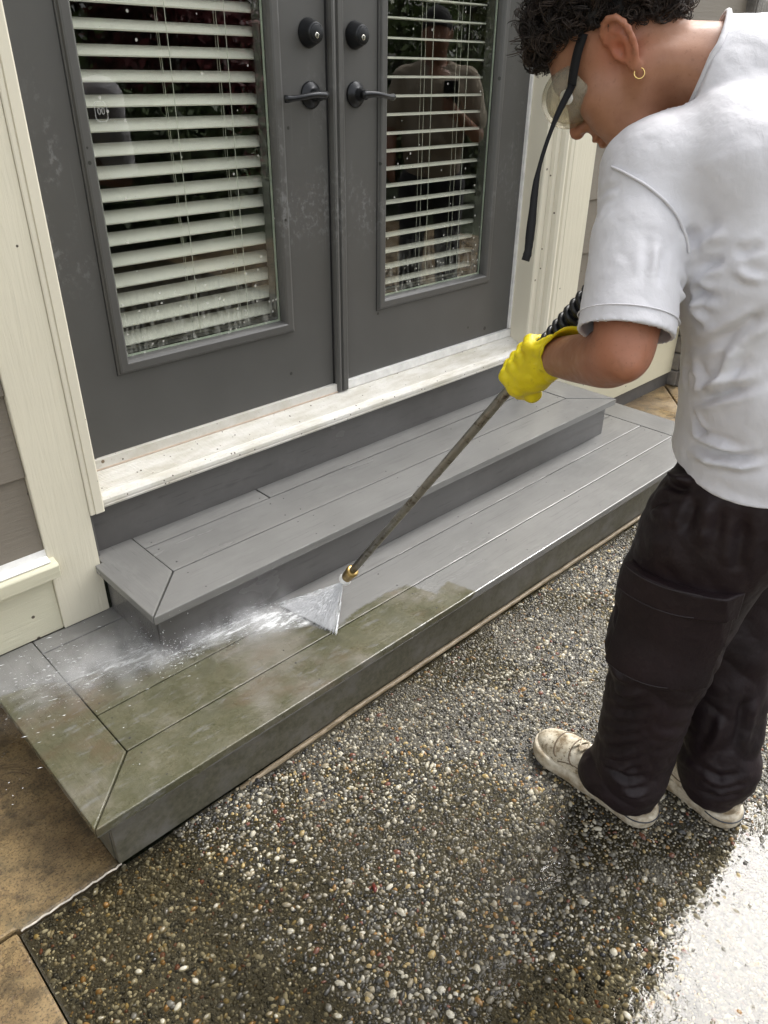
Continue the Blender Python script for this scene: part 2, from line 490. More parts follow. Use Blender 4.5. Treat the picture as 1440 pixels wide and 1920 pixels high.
# keep to what the lens (and a step aside) can see
f2 = np.array([.605, .618]); rel = np.stack([px - CAM[0], py - CAM[1]], -1)
fw_, la_ = rel @ f2, rel @ np.array([.719, -.695])
keep_ = (fw_ > .25) & (np.abs(la_) < .78 * fw_ + .20) & (py > -1.98)
px, py = px[keep_], py[keep_]
N = len(px)
rad = np.clip(np.exp(rng.normal(math.log(.0029), .38, N)), .0015, .0078)
big = np.argsort(-(rad / np.hypot(px + .3, py + 1.5).clip(.3)))[:300]
mask = np.ones(N, bool); mask[big] = False
hz = -.0026 - gh(px, py) + rng.normal(0, .0008, N)
Vs, Ts, tones = [], [], []
off = 0
for k, (P, T) in enumerate(domes):
    ids = np.nonzero(mask & (np.arange(N) % len(domes) == k))[0]
    a = rng.random(len(ids)) * 6.28; el = 1 + rng.random(len(ids)) * .55
    r = rad[ids]
    x = P[None, :, 0] * (r * el)[:, None]; y = P[None, :, 1] * (r / el ** .5)[:, None]
    X = x * np.cos(a)[:, None] - y * np.sin(a)[:, None] + px[ids][:, None]
    Y = x * np.sin(a)[:, None] + y * np.cos(a)[:, None] + py[ids][:, None]
    Zz = P[None, :, 2] * (r * (.55 + .35 * rng.random(len(ids))))[:, None] + hz[ids][:, None]
    Vs.append(np.stack([X, Y, Zz], -1).reshape(-1, 3))
    Ts.append((T[None] + (np.arange(len(ids)) * len(P))[:, None, None] + off).reshape(-1, 3))
    tones.append(np.repeat(rng.random(len(ids)), len(P)))
    off += len(ids) * len(P)
bed = npmesh('pebble_bed', np.concatenate(Vs), np.concatenate(Ts), M_peb, patio)
fattr(bed.data, 'tone', np.concatenate(tones)); tag(bed, kind='stuff')
pm = []
for k in range(5):
    P, T = domes[k]
    me = bpy.data.meshes.new('pebble'); me.from_pydata(P.tolist(), [], T.tolist()); me.materials.append(M_pebi)
    me.polygons.foreach_set('use_smooth', [True] * len(me.polygons)); pm.append(me)
for q, i in enumerate(big):
    o = bpy.data.objects.new('pebble', pm[q % 5]); COL.objects.link(o); o.parent = patio
    el = 1 + random.random() * .5; r = rad[i] * 1.12
    o.location = (px[i], py[i], hz[i] + .0003); o.rotation_euler = (random.uniform(-.15, .15), random.uniform(-.15, .15), random.random() * 6.28)
    o.scale = (r * el, r / el ** .5, r * .75)

# ---- water lying in the hollows
def _water(name, tint, rough):
    s = M(name)
    tr = s.n.new('ShaderNodeBsdfTransparent'); tr.inputs[0].default_value = (*tint, 1)
    gl = s.n.new('ShaderNodeBsdfGlossy'); gl.inputs['Roughness'].default_value = rough
    fr = s.n.new('ShaderNodeFresnel'); fr.inputs[0].default_value = 1.333
    mx = s.n.new('ShaderNodeMixShader'); s.l(fr.outputs[0], mx.inputs[0]); s.l(tr.outputs[0], mx.inputs[1]); s.l(gl.outputs[0], mx.inputs[2])
    b = s.n.new('ShaderNodeBump'); b.inputs['Strength'].default_value = .30; b.inputs['Distance'].default_value = .004
    s.l(s.noise(34, 4, .6, dist=.6), b.inputs['Height']); s.l(b.outputs[0], gl.inputs['Normal']); s.l(b.outputs[0], fr.inputs['Normal'])
    s.l(mx.outputs[0], s.out.inputs['Surface']); return s.m
wx = np.linspace(XA + .004, 2.3, 240); wy = np.linspace(-2.5, YA - .006, 150)
WX, WY2 = np.meshgrid(wx, wy, indexing='ij')
V = np.stack([WX, WY2, -.0030 + .0004 * np.sin(31 * WX + 9 * WY2) * np.sin(27 * WY2 - 5 * WX)], -1).reshape(-1, 3)
deep = (gh(WX, WY2) > -.0030)
idx = np.arange(240 * 150).reshape(240, 150)
keep = deep[:-1, :-1] | deep[1:, 1:]
Fq = np.stack([idx[:-1, :-1], idx[1:, :-1], idx[1:, 1:], idx[:-1, 1:]], -1)[keep]
pud = npmesh('puddle', V, Fq, _water('rain_puddle', (.80, .77, .66), .012))
tag(pud, kind='structure')
# silt strip where the paving meets the lower riser
def _tan():
    s = M('tan_foam_joint')
    c = s.ramp(s.noise(25, 5, .7, s.map((1, 6, 1))), [(.35, (.17, .125, .07)), (.6, (.38, .30, .20))])
    return s.set(base=c, rough=.35).bump(s.noise(90, 4), .4, .003).m
bm = bmesh.new()
n = 60
tube(bm, [(-.12 + 2.35 * k / n, -.7240 + .0003 * math.sin(k * 1.7), .0040 + .0003 * math.sin(k * .9) - max(0, .010 * (1 - k / 9))) for k in range(n + 1)], .0072, 8)
tag(obj('expansion_joint_strip', bm, _tan(), None, True), 'tan rounded joint strip running along the foot of the lower riser', 'joint strip')

# ---- house wall: sheathing, siding boards, skirting, ledges
house = tag(empty('house_wall', (-.6, 0, 0)), 'taupe lap-sided house wall with cream skirting around the doors', 'wall')
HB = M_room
boxo('sheathing', (-4.5, -.226, WY + .004, .06, -.05, 4.4), M_siding, house)
boxo('sheathing', (1.996, XEND, WY + .004, .06, -.05, 4.4), M_siding, house)
boxo('sheathing', (-.226, 1.996, WY + .004, .06, 2.72, 4.4), M_siding, house)
def lap(x0, x1, z0, z1):
    pts = [(WY - .0035, z1), (WY - .0145, z0), (WY - .004, z0 - .001), (WY + .003, z1)]
    return prismo('siding_board', pts, x0, x1, YZ, M_siding, house, .0012, 1)
zs = [.402 + .1985 * k for k in range(20)]
for k in range(19):
    lap(-1.62, -.2245, zs[k], zs[k + 1] + .02 if k < 18 else zs[k + 1])
    lap(-4.4, -1.625, zs[k], zs[k + 1] + .02)
    xj = (2.40, 2.62, 2.23)[k % 3]
    lap(1.9955, xj - .0012, zs[k], zs[k + 1] + .02); lap(xj + .0012, XEND - .002, zs[k], zs[k + 1] + .02)
boxo('skirt_board', (-4.4, -.2245, -.1115, WY + .002, Z1 + .0015, .338), M_trimH, house, .002)
boxo('skirt_board', (1.9955, 3.012, -.1115, WY + .002, .075, .332), M_trimH, house, .002)
boxo('foundation', (2.0, 3.03, -.100, -.05, -.05, .0745), simple('dark_foundation', (.09, .085, .08), .6).m, house)
for x0, x1 in ((-4.4, -.2095), (1.981, 3.02)):
    zz = .338 if x0 < 0 else .332
    prismo('drip_ledge', [(-.1115, zz), (-.146, zz - .004), (-.148, zz + .030), (-.143, zz + .036), (-.1115, zz + .043)], x0, x1, YZ, M_trimH, house, .0015, 1)
    prismo('flashing', [(-.1115, zz + .0445), (-.137, zz + .040), (-.137, zz + .042), (-.116, zz + .049), (-.113, zz + .066), (-.1105, zz + .066)], x0 + (.013 if x0 > 0 else 0), x1 - (.014 if x0 < 0 else 0), YZ, M_white, house)
# ---- door casing
frame = tag(empty('door_casing', (.85, 0, Z2)), 'cream painted casing and white threshold framing the grey double doors', 'door frame')
boxo('casing_board', (-.2235, -.1005, -.1185, WY + .003, Z1 + .002, 2.72), M_trimV, frame, .0025)
boxo('casing_board', (1.8515, 1.9945, -.1185, WY + .003, Z1 + .002, 2.72), M_trimV, frame, .0025)
boxo('head_casing', (-.10, 1.851, -.1185, WY + .003, 2.60, 2.72), M_trimH, frame, .0025)
pl = [(-.1000, -.05), (-.1000, -.1200), (-.0975, -.1215), (-.0890, -.1215), (-.0875, -.1195), (-.0860, -.1230), (-.0660, -.1230), (-.0625, -.1205), (-.0585, -.109), (-.0565, -.05)]
prismo('brick_mould', pl, .452, 2.598, XY, M_jamb, frame)
pr = [(1.7525, -.05), (1.7525, -.093), (1.757, -.104), (1.772, -.107), (1.780, -.104), (1.785, -.119), (1.797, -.1245), (1.808, -.1225), (1.813, -.113), (1.822, -.111), (1.832, -.1175), (1.851, -.1175), (1.851, -.05)]
prismo('brick_mould', pr, .30, 2.598, XY, M_jamb, frame)
prismo('jamb', [(1.7175, .07), (1.7175, -.088), (1.7215, -.092), (1.752, -.092), (1.752, .07)], .47, 2.598, XY, M_jamb, frame)
prismo('jamb', [(-.0562, .07), (-.0562, -.018), (-.0295, -.018), (-.0295, .07)], .47, 2.598, XY, M_jamb, frame)
boxo('jamb_seal', (1.7085, 1.7172, -.012, .012, .54, 2.58), M_white, frame, .002)
# threshold: ribbed slope with a rounded nose
pts = [(.07, .440), (.07, .507), (-.014, .507)]
n = 13
for k in range(n):
    y = -.016 - .062 * k / n; z = .5065 - .026 * k / n
    pts += [(y, z), (y - .0030, z - .0006), (y - .0036, z - .0022), (y - .0044, z - .0022)]
pts += [(-.080, .4785), (-.090, .474), (-.0955, .467), (-.0965, .459), (-.0955, .456), (-.0955, .4535), (-.0965, .4515), (-.0945, .446), (-.085, .4435)]
prismo('threshold', pts, -.0560, 1.7165, YZ, M_sill, frame)
prismo('threshold_nose', [(-.066, .4435), (-.084, .4435), (-.0945, .446), (-.0965, .4515), (-.0955, .4535), (-.0955, .456), (-.0965, .459), (-.0955, .467), (-.090, .474), (-.080, .4785), (-.066, .478)], 1.717, 1.80, YZ, M_sill, frame)
prismo('sweep_strip', [(.02, .5075), (-.0105, .5075), (-.0125, .512), (-.0115, .5365), (.02, .5375)], -.0285, .808, YZ, M_sill, frame)
boxo('sweep_edge', (-.0285, .808, -.0140, -.0120, .5080, .5125), M_bare, frame)
prismo('sweep_strip', [(.02, .5075), (-.0125, .5075), (-.0145, .512), (-.0130, .5365), (.02, .5375)], .854, 1.716, YZ, M_white, frame)

# ---- the two door leaves
def loft_frame(x0, x1, z0, z1, prof, y0):
    """mitred rectangular moulding; prof = list of (inset, y)"""
    bm = bmesh.new(); rings = []
    for ins, y in prof:
        rings.append([bm.verts.new(c) for c in ((x0 + ins, y, z0 + ins), (x1 - ins, y, z0 + ins), (x1 - ins, y, z1 - ins), (x0 + ins, y, z1 - ins))])
    for a, b in zip(rings, rings[1:]):
        for k in range(4):
            j = (k + 1) % 4
            bm.faces.new((a[k], a[j], b[j], b[k]))
    return bm
DT, LT = 2.575, 2.40
def lock(parent, x, z):
    bm = bmesh.new()
    lathe(bm, (x, 0, z), (0, -1, 0), [(-.001, .0335), (.003, .0338), (.006, .0325), (.020, .0285), (.031, .0245), (.0335, .0235), (.0345, .0215), (.0345, .0200), (.0325, .0192)], 28)
    d = obj('deadbolt', bm, M_bronze, parent, True)
    bm = bmesh.new(); lathe(bm, (x, -.0322, z), (0, -1, 0), [(0, .019), (.0025, .019), (.003, .0175)], 24); obj('lock_cylinder', bm, M_bronze, d, True)
    bm = bmesh.new(); lathe(bm, (x, -.0352, z - .006), (0, -1, 0), [(0, .0068), (.0012, .0066), (.0014, .005)], 16); obj('key_plug', bm, M_nickel, d, True)
    boxo('keyhole', (x - .0009, x + .0009, -.0372, -.0364, z - .010, z - .002), M_black, d)
def lever(parent, x, z, sgn):
    bm = bmesh.new()
    lathe(bm, (x, 0, z), (0, -1, 0), [(-.001, .0325), (.004, .033), (.007, .031), (.012, .022), (.0155, .0165), (.019, .0145), (.022, .0155), (.0245, .0125), (.028, .014), (.031, .0115), (.036, .0125)], 28)
    h = obj('lever_handle', bm, M_bronze, parent, True)
    bm = bmesh.new(); P = []; Rr = []
    for k in range(15):
        t = k / 14
        P.append((x + sgn * (-.016 + .130 * t), -.047 - .010 * math.sin(t * 3.0) + .012 * t * t, z + .003 * math.sin(t * 5) - .004 * t))
        Rr.append(.0105 - .0035 * math.sin(min(1, t * 1.6) * 3.1416 / 2) + (.0022 if t > .88 else 0))
    tube(bm, P, Rr, 10)
    obj('lever_arm', bm, M_bronze, h, True)
    bm = bmesh.new(); lathe(bm, (x, -.034, z), (0, -1, 0), [(0, .0125), (.012, .0125), (.016, .009)], 18); obj('hub', bm, M_bronze, h, True)
def leaf(name, x0, x1, g, label, hx, sgn):
    d = tag(empty(name, ((x0 + x1) / 2, 0, .54)), label, 'door')
    # stiles and rails around the light opening
    o0, o1 = g
    bm = bmesh.new()
    for b in ((x0, o0 + .012, 0, .044, .538, DT), (o1 - .012, x1, 0, .044, .538, DT), (o0 + .012, o1 - .012, 0, .044, .538, .740 + .012), (o0 + .012, o1 - .012, 0, .044, LT - .012, DT)):
        box(bm, *b)
    obj('leaf', bm, M_door, d)
    bm = loft_frame(o0, o1, .740, LT, [(0, .0005), (0, -.0035), (.0015, -.0045), (.0035, -.0045), (.006, -.010), (.010, -.0115), (.026, -.0115), (.030, -.0085), (.0335, -.0005), (.0350, .010), (.0352, .0145)], 0)
    obj('light_frame', bm, M_door, d)
    bm = loft_frame(o0 - .0022, o1 + .0022, .740 - .0022, LT + .0022, [(0, -.0004), (.0024, -.0008)], 0)
    obj('seal_line', bm, M_black, d)
    gl = boxo('glass_pane', (o0 + .030, o1 - .030, .0125, .0165, .770, LT - .03), M_glass, d)
    bm = loft_frame(o0 + .034, o1 - .034, .774, LT - .034, [(0, .0185), (.005, .0185), (.005, .022)], 0)
    obj('spacer_bar', bm, simple('pale_spacer', (.6, .66, .55), .4).m, d)
    bm = loft_frame(o0 - .004, o1 + .004, .736, LT + .004, [(.02, .046), (.02, .055), (.045, .055), (.047, .02)], 0)
    obj('inner_frame', bm, M_door, d)
    lock(d, hx, 1.4988); lever(d, hx, 1.3588, sgn)
    return d
dl = leaf('glazed_door', -.0285, .8015, (.0860, .6520), 'left grey glazed door whose lever points left, wide blind slats behind', .7464, -1)
dr = leaf('glazed_door', .8580, 1.7080, (.9932, 1.5655), 'right grey glazed door with the central astragal, its lever pointing right', .9069, 1)
prismo('astragal', [(.8065, .04), (.8065, -.010), (.8095, -.019), (.815, -.021), (.822, -.019), (.8245, -.0155), (.8275, -.0155), (.830, -.022), (.846, -.022), (.852, -.017), (.8575, -.001), (.8575, .04)], .512, DT, XY, M_door, dr)
boxo('gap_shade', (.8018, .8062, -.002, .03, .515, DT), M_black, dl)  # black strip standing for the shade in the gap beside the astragal
# etched maker stamp in the left pane
def stamp_mark(x, z, w, h, txt, parent):
    mm = M('etched_glass_stamp'); mm.set(base=(.75, .76, .72), rough=.7, alpha=.38)
    bm = bmesh.new(); y = .0120
    pts = [(-.5, -.35), (-.3, -.5), (.3, -.5), (.5, -.35), (.5, .35), (.3, .5), (-.3, .5), (-.5, .35)]
    a = [bm.verts.new((x + p * w, y, z + q * h)) for p, q in pts]; b = [bm.verts.new((x + p * w * .9, y, z + q * h * .93)) for p, q in pts]
    for k in range(8): bm.faces.new((a[k], a[(k+1) % 8], b[(k+1) % 8], b[k]))
    e = obj('etched_outline', bm, mm.m, parent)
    cu = bpy.data.curves.new('etched_letters', 'FONT'); cu.body = txt; cu.size = w * .62; cu.align_x = 'CENTER'; cu.align_y = 'CENTER'
    t = bpy.data.objects.new('tmp', cu); COL.objects.link(t)
    me = bpy.data.meshes.new_from_object(t.evaluated_get(bpy.context.evaluated_depsgraph_get()))
    bpy.data.objects.remove(t)
    me.transform(Matrix.Translation((x, y, z)) @ Matrix.Rotation(R_(90), 4, 'X'))
    link('etched_letters', me, mm.m, e)
bpy.context.view_layer.update()
stamp_mark(.158, 1.332, .030, .040, '00', dl)

# ---- blinds behind the panes
def slat_mesh(w, L, crown=.0025):
    bm = bmesh.new(); n = 6; top = []; bot = []
    for k in range(n + 1):
        t = k / n - .5
        c = crown * (1 - 4 * t * t)
        top.append([bm.verts.new((sx * L / 2, t * w, c + .0017)) for sx in (-1, 1)]); bot.append([bm.verts.new((sx * L / 2, t * w, c - .0017)) for sx in (-1, 1)])
    for k in range(n):
        bm.faces.new((top[k][0], top[k][1], top[k+1][1], top[k+1][0])); bm.faces.new((bot[k+1][0], bot[k+1][1], bot[k][1], bot[k][0]))
        for s in (0, 1): bm.faces.new((top[k][s], top[k+1][s], bot[k+1][s], bot[k][s]))
    bm.faces.new((top[0][0], bot[0][0], bot[0][1], top[0][1])); bm.faces.new((top[n][0], top[n][1], bot[n][1], bot[n][0]))
    bmesh.ops.recalc_face_normals(bm, faces=bm.faces)
    me = bpy.data.meshes.new('slat'); bm.to_mesh(me); bm.free(); me.materials.append(M_slat)
    me.polygons.foreach_set('use_smooth', [False] * len(me.polygons)); return me
def blind(x0, x1, z0, pitch, tilt, label, yb=.082):
    b = tag(empty('window_blind', ((x0 + x1) / 2, yb, 2.4)), label, 'blind')
    me = slat_mesh(.050, x1 - x0)
    nS = int((2.38 - z0) / pitch)
    for k in range(nS):
        o = bpy.data.objects.new('slat', me); COL.objects.link(o); o.parent = b
        o.location = (random.uniform(-.0015, .0015), 0, z0 + k * pitch - 2.4 + random.uniform(-.0006, .0006)); o.rotation_euler = (R_(tilt + random.uniform(-1.2, 1.2)), random.uniform(-.0015, .0015), 0)
    boxo('head_rail', (x0, x1, yb - .028, yb + .028, 2.39, 2.43), M_slat, b, .003)
    boxo('bottom_rail', (x0, x1, yb - .025, yb + .025, z0 - .045, z0 - .030), M_slat, b, .004)
    for fx in (.085, .50, .80):
        x = x0 + (x1 - x0) * fx
        for dy, dx in ((-.0265, 0), (.0265, .004), (0, -.006)):
            bm = bmesh.new(); tube(bm, [(x + dx, yb + dy, 2.39), (x + dx + random.uniform(-.001, .001), yb + dy, 1.4), (x + dx, yb + dy, z0 - .03)], .0008 if dy else .0007, 5)
            obj('ladder_cord', bm, M_cord, b)
    bm = bmesh.new(); x = x0 + (x1 - x0) * .055; tube(bm, [(x, yb - .032, 2.37), (x + .004, yb - .034, 1.6), (x + .012, yb - .034, .93)], .0008, 5); obj('pull_cord', bm, M_cord, b)
    return b
blind(.100, .640, .800, .0500, 26, 'white wooden blind with open tilted slats behind the left door')
blind(1.005, 1.555, .800, .0500, 1, 'white blind with slats turned edge-on behind the right door')
# ---- the dim room behind the doors
room = tag(empty('room', (.85, 2, .5)), kind='structure')
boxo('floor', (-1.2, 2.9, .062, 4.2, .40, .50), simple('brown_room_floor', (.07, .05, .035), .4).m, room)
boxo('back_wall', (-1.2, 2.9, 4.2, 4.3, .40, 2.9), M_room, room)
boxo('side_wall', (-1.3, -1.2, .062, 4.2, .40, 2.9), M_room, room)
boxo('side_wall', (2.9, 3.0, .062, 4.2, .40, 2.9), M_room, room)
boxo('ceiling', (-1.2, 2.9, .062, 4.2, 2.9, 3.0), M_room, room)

# ---- stone pier at the right corner
def _stone():
    s = M('grey_ledge_stone')
    c = s.ramp(s.noise(14, 5), [(.3, (.11, .10, .09)), (.7, (.24, .22, .195))])
    return s.set(base=c, rough=.55).bump(s.noise(35, 6, .7), .8, .01).m
M_stone = _stone()
pier = tag(empty('stone_pier', (3.1, -.06, 0)), 'grey ledge-stone pier at the house corner beside the cream skirting', 'pier')
boxo('core', (3.034, 3.42, -.128, .05, -.05, 4.4), simple('mortar', (.13, .12, .11), .8).m, pier)
z = 0.0
while z < 4.3:
    h = random.choice((.055, .07, .09, .11)) if z > .01 else .085
    x = 3.022
    while x < 3.42:
        w = min(random.uniform(.1, .24), 3.43 - x)
        if 3.43 - x - w < .06: w = 3.43 - x
        bm = bmesh.new(); box(bm, x + .004, x + w - .004, -.148 - random.uniform(0, .016), -.10, z + .003, z + h - .003); bevel(bm, .006, 2)
        for vv in bm.verts: vv.co += Vector(mnoise.noise_vector(vv.co * 30)) * .003
        obj('stone', bm, M_stone, pier)
        x += w
    bm = bmesh.new(); box(bm, 3.016 - random.uniform(0, .008), 3.036, -.146, .03, z + .003, z + h - .003); bevel(bm, .006, 2)
    for vv in bm.verts: vv.co += Vector(mnoise.noise_vector(vv.co * 30)) * .003
    obj('stone', bm, M_stone, pier)
    z += h

# ================================================================== THE STEPS
ALG = [(.675, -.80), (.672, -.729), (.656, -.652), (.587, -.672), (.560, -.587), (.49, -.574), (.39, -.573), (.269, -.595), (.22, -.48), (.117, -.40), (-.085, -.36), (-.214, -.335), (-.31, -.31), (-.36, -.27), (-.60, -.22), (-.60, -.80)]
def alg_sd(x, y):
    P = np.array(ALG); x = np.asarray(x); y = np.asarray(y)
    d = np.full(x.shape, 9.0); ins = np.zeros(x.shape, bool)
    for a, b in zip(P, np.roll(P, -1, 0)):
        ab = b - a; t = np.clip(((x - a[0]) * ab[0] + (y - a[1]) * ab[1]) / (ab @ ab), 0, 1)
        d = np.minimum(d, np.hypot(x - a[0] - t * ab[0], y - a[1] - t * ab[1]))
        c = ((a[1] > y) != (b[1] > y)) & (x < (b[0] - a[0]) * (y - a[1]) / (b[1] - a[1] + 1e-12) + a[0])
        ins ^= c
    return np.where(ins, d, -d)
def board(pts, zt, m, parent, dirty=False, th=TB, name='board'):
    bm = bmesh.new(); prism(bm, pts, zt - th, zt, XY)
    bevel(bm, .0028, 2)
    if dirty:
        for x in np.arange(-.44, .78, .013):
            bmesh.ops.bisect_plane(bm, geom=bm.verts[:] + bm.edges[:] + bm.faces[:], plane_co=(x, 0, 0), plane_no=(1, 0, 0))
        for y in np.arange(-.738, -.12, .013):
            bmesh.ops.bisect_plane(bm, geom=bm.verts[:] + bm.edges[:] + bm.faces[:], plane_co=(0, y, 0), plane_no=(0, 1, 0))
    o = obj(name, bm, m, parent)
    if dirty:
        me = o.data; co = np.empty(len(me.vertices) * 3, np.float32); me.vertices.foreach_get('co', co); co = co.reshape(-1, 3)
        sd = alg_sd(co[:, 0], co[:, 1]); sd = np.where(co[:, 2] < zt - .004, np.minimum(sd, -.006 + .006 * (co[:, 0] < -.2)), sd)
        fattr(me, 'algae', sd)
    return o
low = tag(empty('deck_step', (.9, -.42, 0)), 'wide lower grey composite step, its left end green with algae', 'step')
g = GAP
board([(XL1, YF1), (XR1, YF1), (XR1I, Y4 - g), (XL1I, Y4 - g)], Z1, M_bxd, low, True)
board([(XL1 - .0, YF1 + .0035), (XL1I - g, Y4 + .001), (XL1I - g, YW), (XL1, YW)], Z1 + .0008, M_byd, low, True)
board([(XR1, YF1 + .0035), (XR1, YW), (XR1I + g, YW), (XR1I + g, Y4 + .001)], Z1 + .0006, M_by, low)
for ya, yb in ((Y4, Y3), (Y3, Y2), (Y2, Y1), (Y1, YW)):
    board([(XL1I, ya + g * .4), (XR1I, ya + g * .4), (XR1I, yb - g * .8 if yb != YW else yb), (XL1I, yb - g * .8 if yb != YW else yb)], Z1 - random.uniform(0, .0006), M_bxd if ya < Y1 else M_bx, low, ya < Y1)
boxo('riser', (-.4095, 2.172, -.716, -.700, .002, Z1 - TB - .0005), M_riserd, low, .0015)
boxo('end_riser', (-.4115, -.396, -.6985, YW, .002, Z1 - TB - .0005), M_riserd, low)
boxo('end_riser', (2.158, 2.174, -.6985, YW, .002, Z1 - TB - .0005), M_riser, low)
up = tag(empty('deck_step', (.9, -.24, Z1)), 'narrow upper grey composite step below the white threshold, washed clean', 'step')
board([(XL2, YF2), (XR2, YF2), (XR2I, YU2 - g), (XL2I, YU2 - g)], Z2, M_bx, up)
board([(XL2, YF2 + .0045), (XL2I - g, YU2 + .002), (XL2I - g, YK), (-.0965, YK), (-.0965, -.1225), (XL2, -.1225)], Z2 + .0006, M_by, up)
board([(XR2, YF2 + .0045), (XR2, -.1225), (1.8495, -.1225), (1.8495, YK), (XR2I + g, YK), (XR2I + g, YU2 + .002)], Z2 + .0006, M_by, up)
board([(XL2I, YU2 + g * .6), (XR2I, YU2 + g * .6), (XR2I, YU3 - g), (XL2I, YU3 - g)], Z2 - .0004, M_bx, up)
XS = .4266
board([(XL2I, YU3 + g * .6), (XS - g, YU3 + g * .6), (XS - g, YK), (XL2I, YK)], Z2 - .0002, M_bx, up)
board([(XS + g, YU3 + g * .6), (XR2I, YU3 + g * .6), (XR2I, YK), (XS + g, YK)], Z2 + .0004, M_bx, up)
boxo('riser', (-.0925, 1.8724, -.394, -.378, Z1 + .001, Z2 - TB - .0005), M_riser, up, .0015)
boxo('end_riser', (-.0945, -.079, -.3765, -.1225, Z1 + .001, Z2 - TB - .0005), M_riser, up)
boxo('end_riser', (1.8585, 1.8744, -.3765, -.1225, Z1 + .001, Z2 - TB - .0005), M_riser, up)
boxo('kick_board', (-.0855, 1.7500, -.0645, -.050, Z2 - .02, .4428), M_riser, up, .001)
boxo('kick_end', (-.0975, -.0865, -.092, -.052, Z2 + .002, .4405), M_riser, up, .0015)
# screw heads, sunk, in rows where the joists run
def screws(parent, rows, xs, zt):
    bm = bmesh.new()
    for x in xs:
        for y in rows:
            c = Vector((x + random.uniform(-.006, .006), y + random.uniform(-.004, .004), zt))
            r = random.uniform(.0017, .0026)
            ring = [bm.verts.new(c + Vector((r * math.cos(a), r * math.sin(a), .0004))) for a in np.arange(0, 6.28, .785)]
            bm.faces.new(ring)
            ring2 = [bm.verts.new(v.co + Vector((0, 0, -.002))) for v in ring]
            for k in range(len(ring)): bm.faces.new((ring[k], ring2[k], ring2[(k+1) % len(ring)], ring[(k+1) % len(ring)]))
    tag(obj('screws', bm, M_screw, parent), kind='stuff')
screws(low, (YF1 + .028, Y4 - .028, Y4 + .03, Y3 - .03, Y3 + .03, Y2 - .03), [-.28, .13, .54, .95, 1.36, 1.77, 2.03], Z1)
screws(up, (YF2 + .028, YU2 - .028, YU2 + .03, YU3 - .03, YU3 + .02), [.04, .40, .455, .80, 1.2, 1.6, 1.735], Z2)

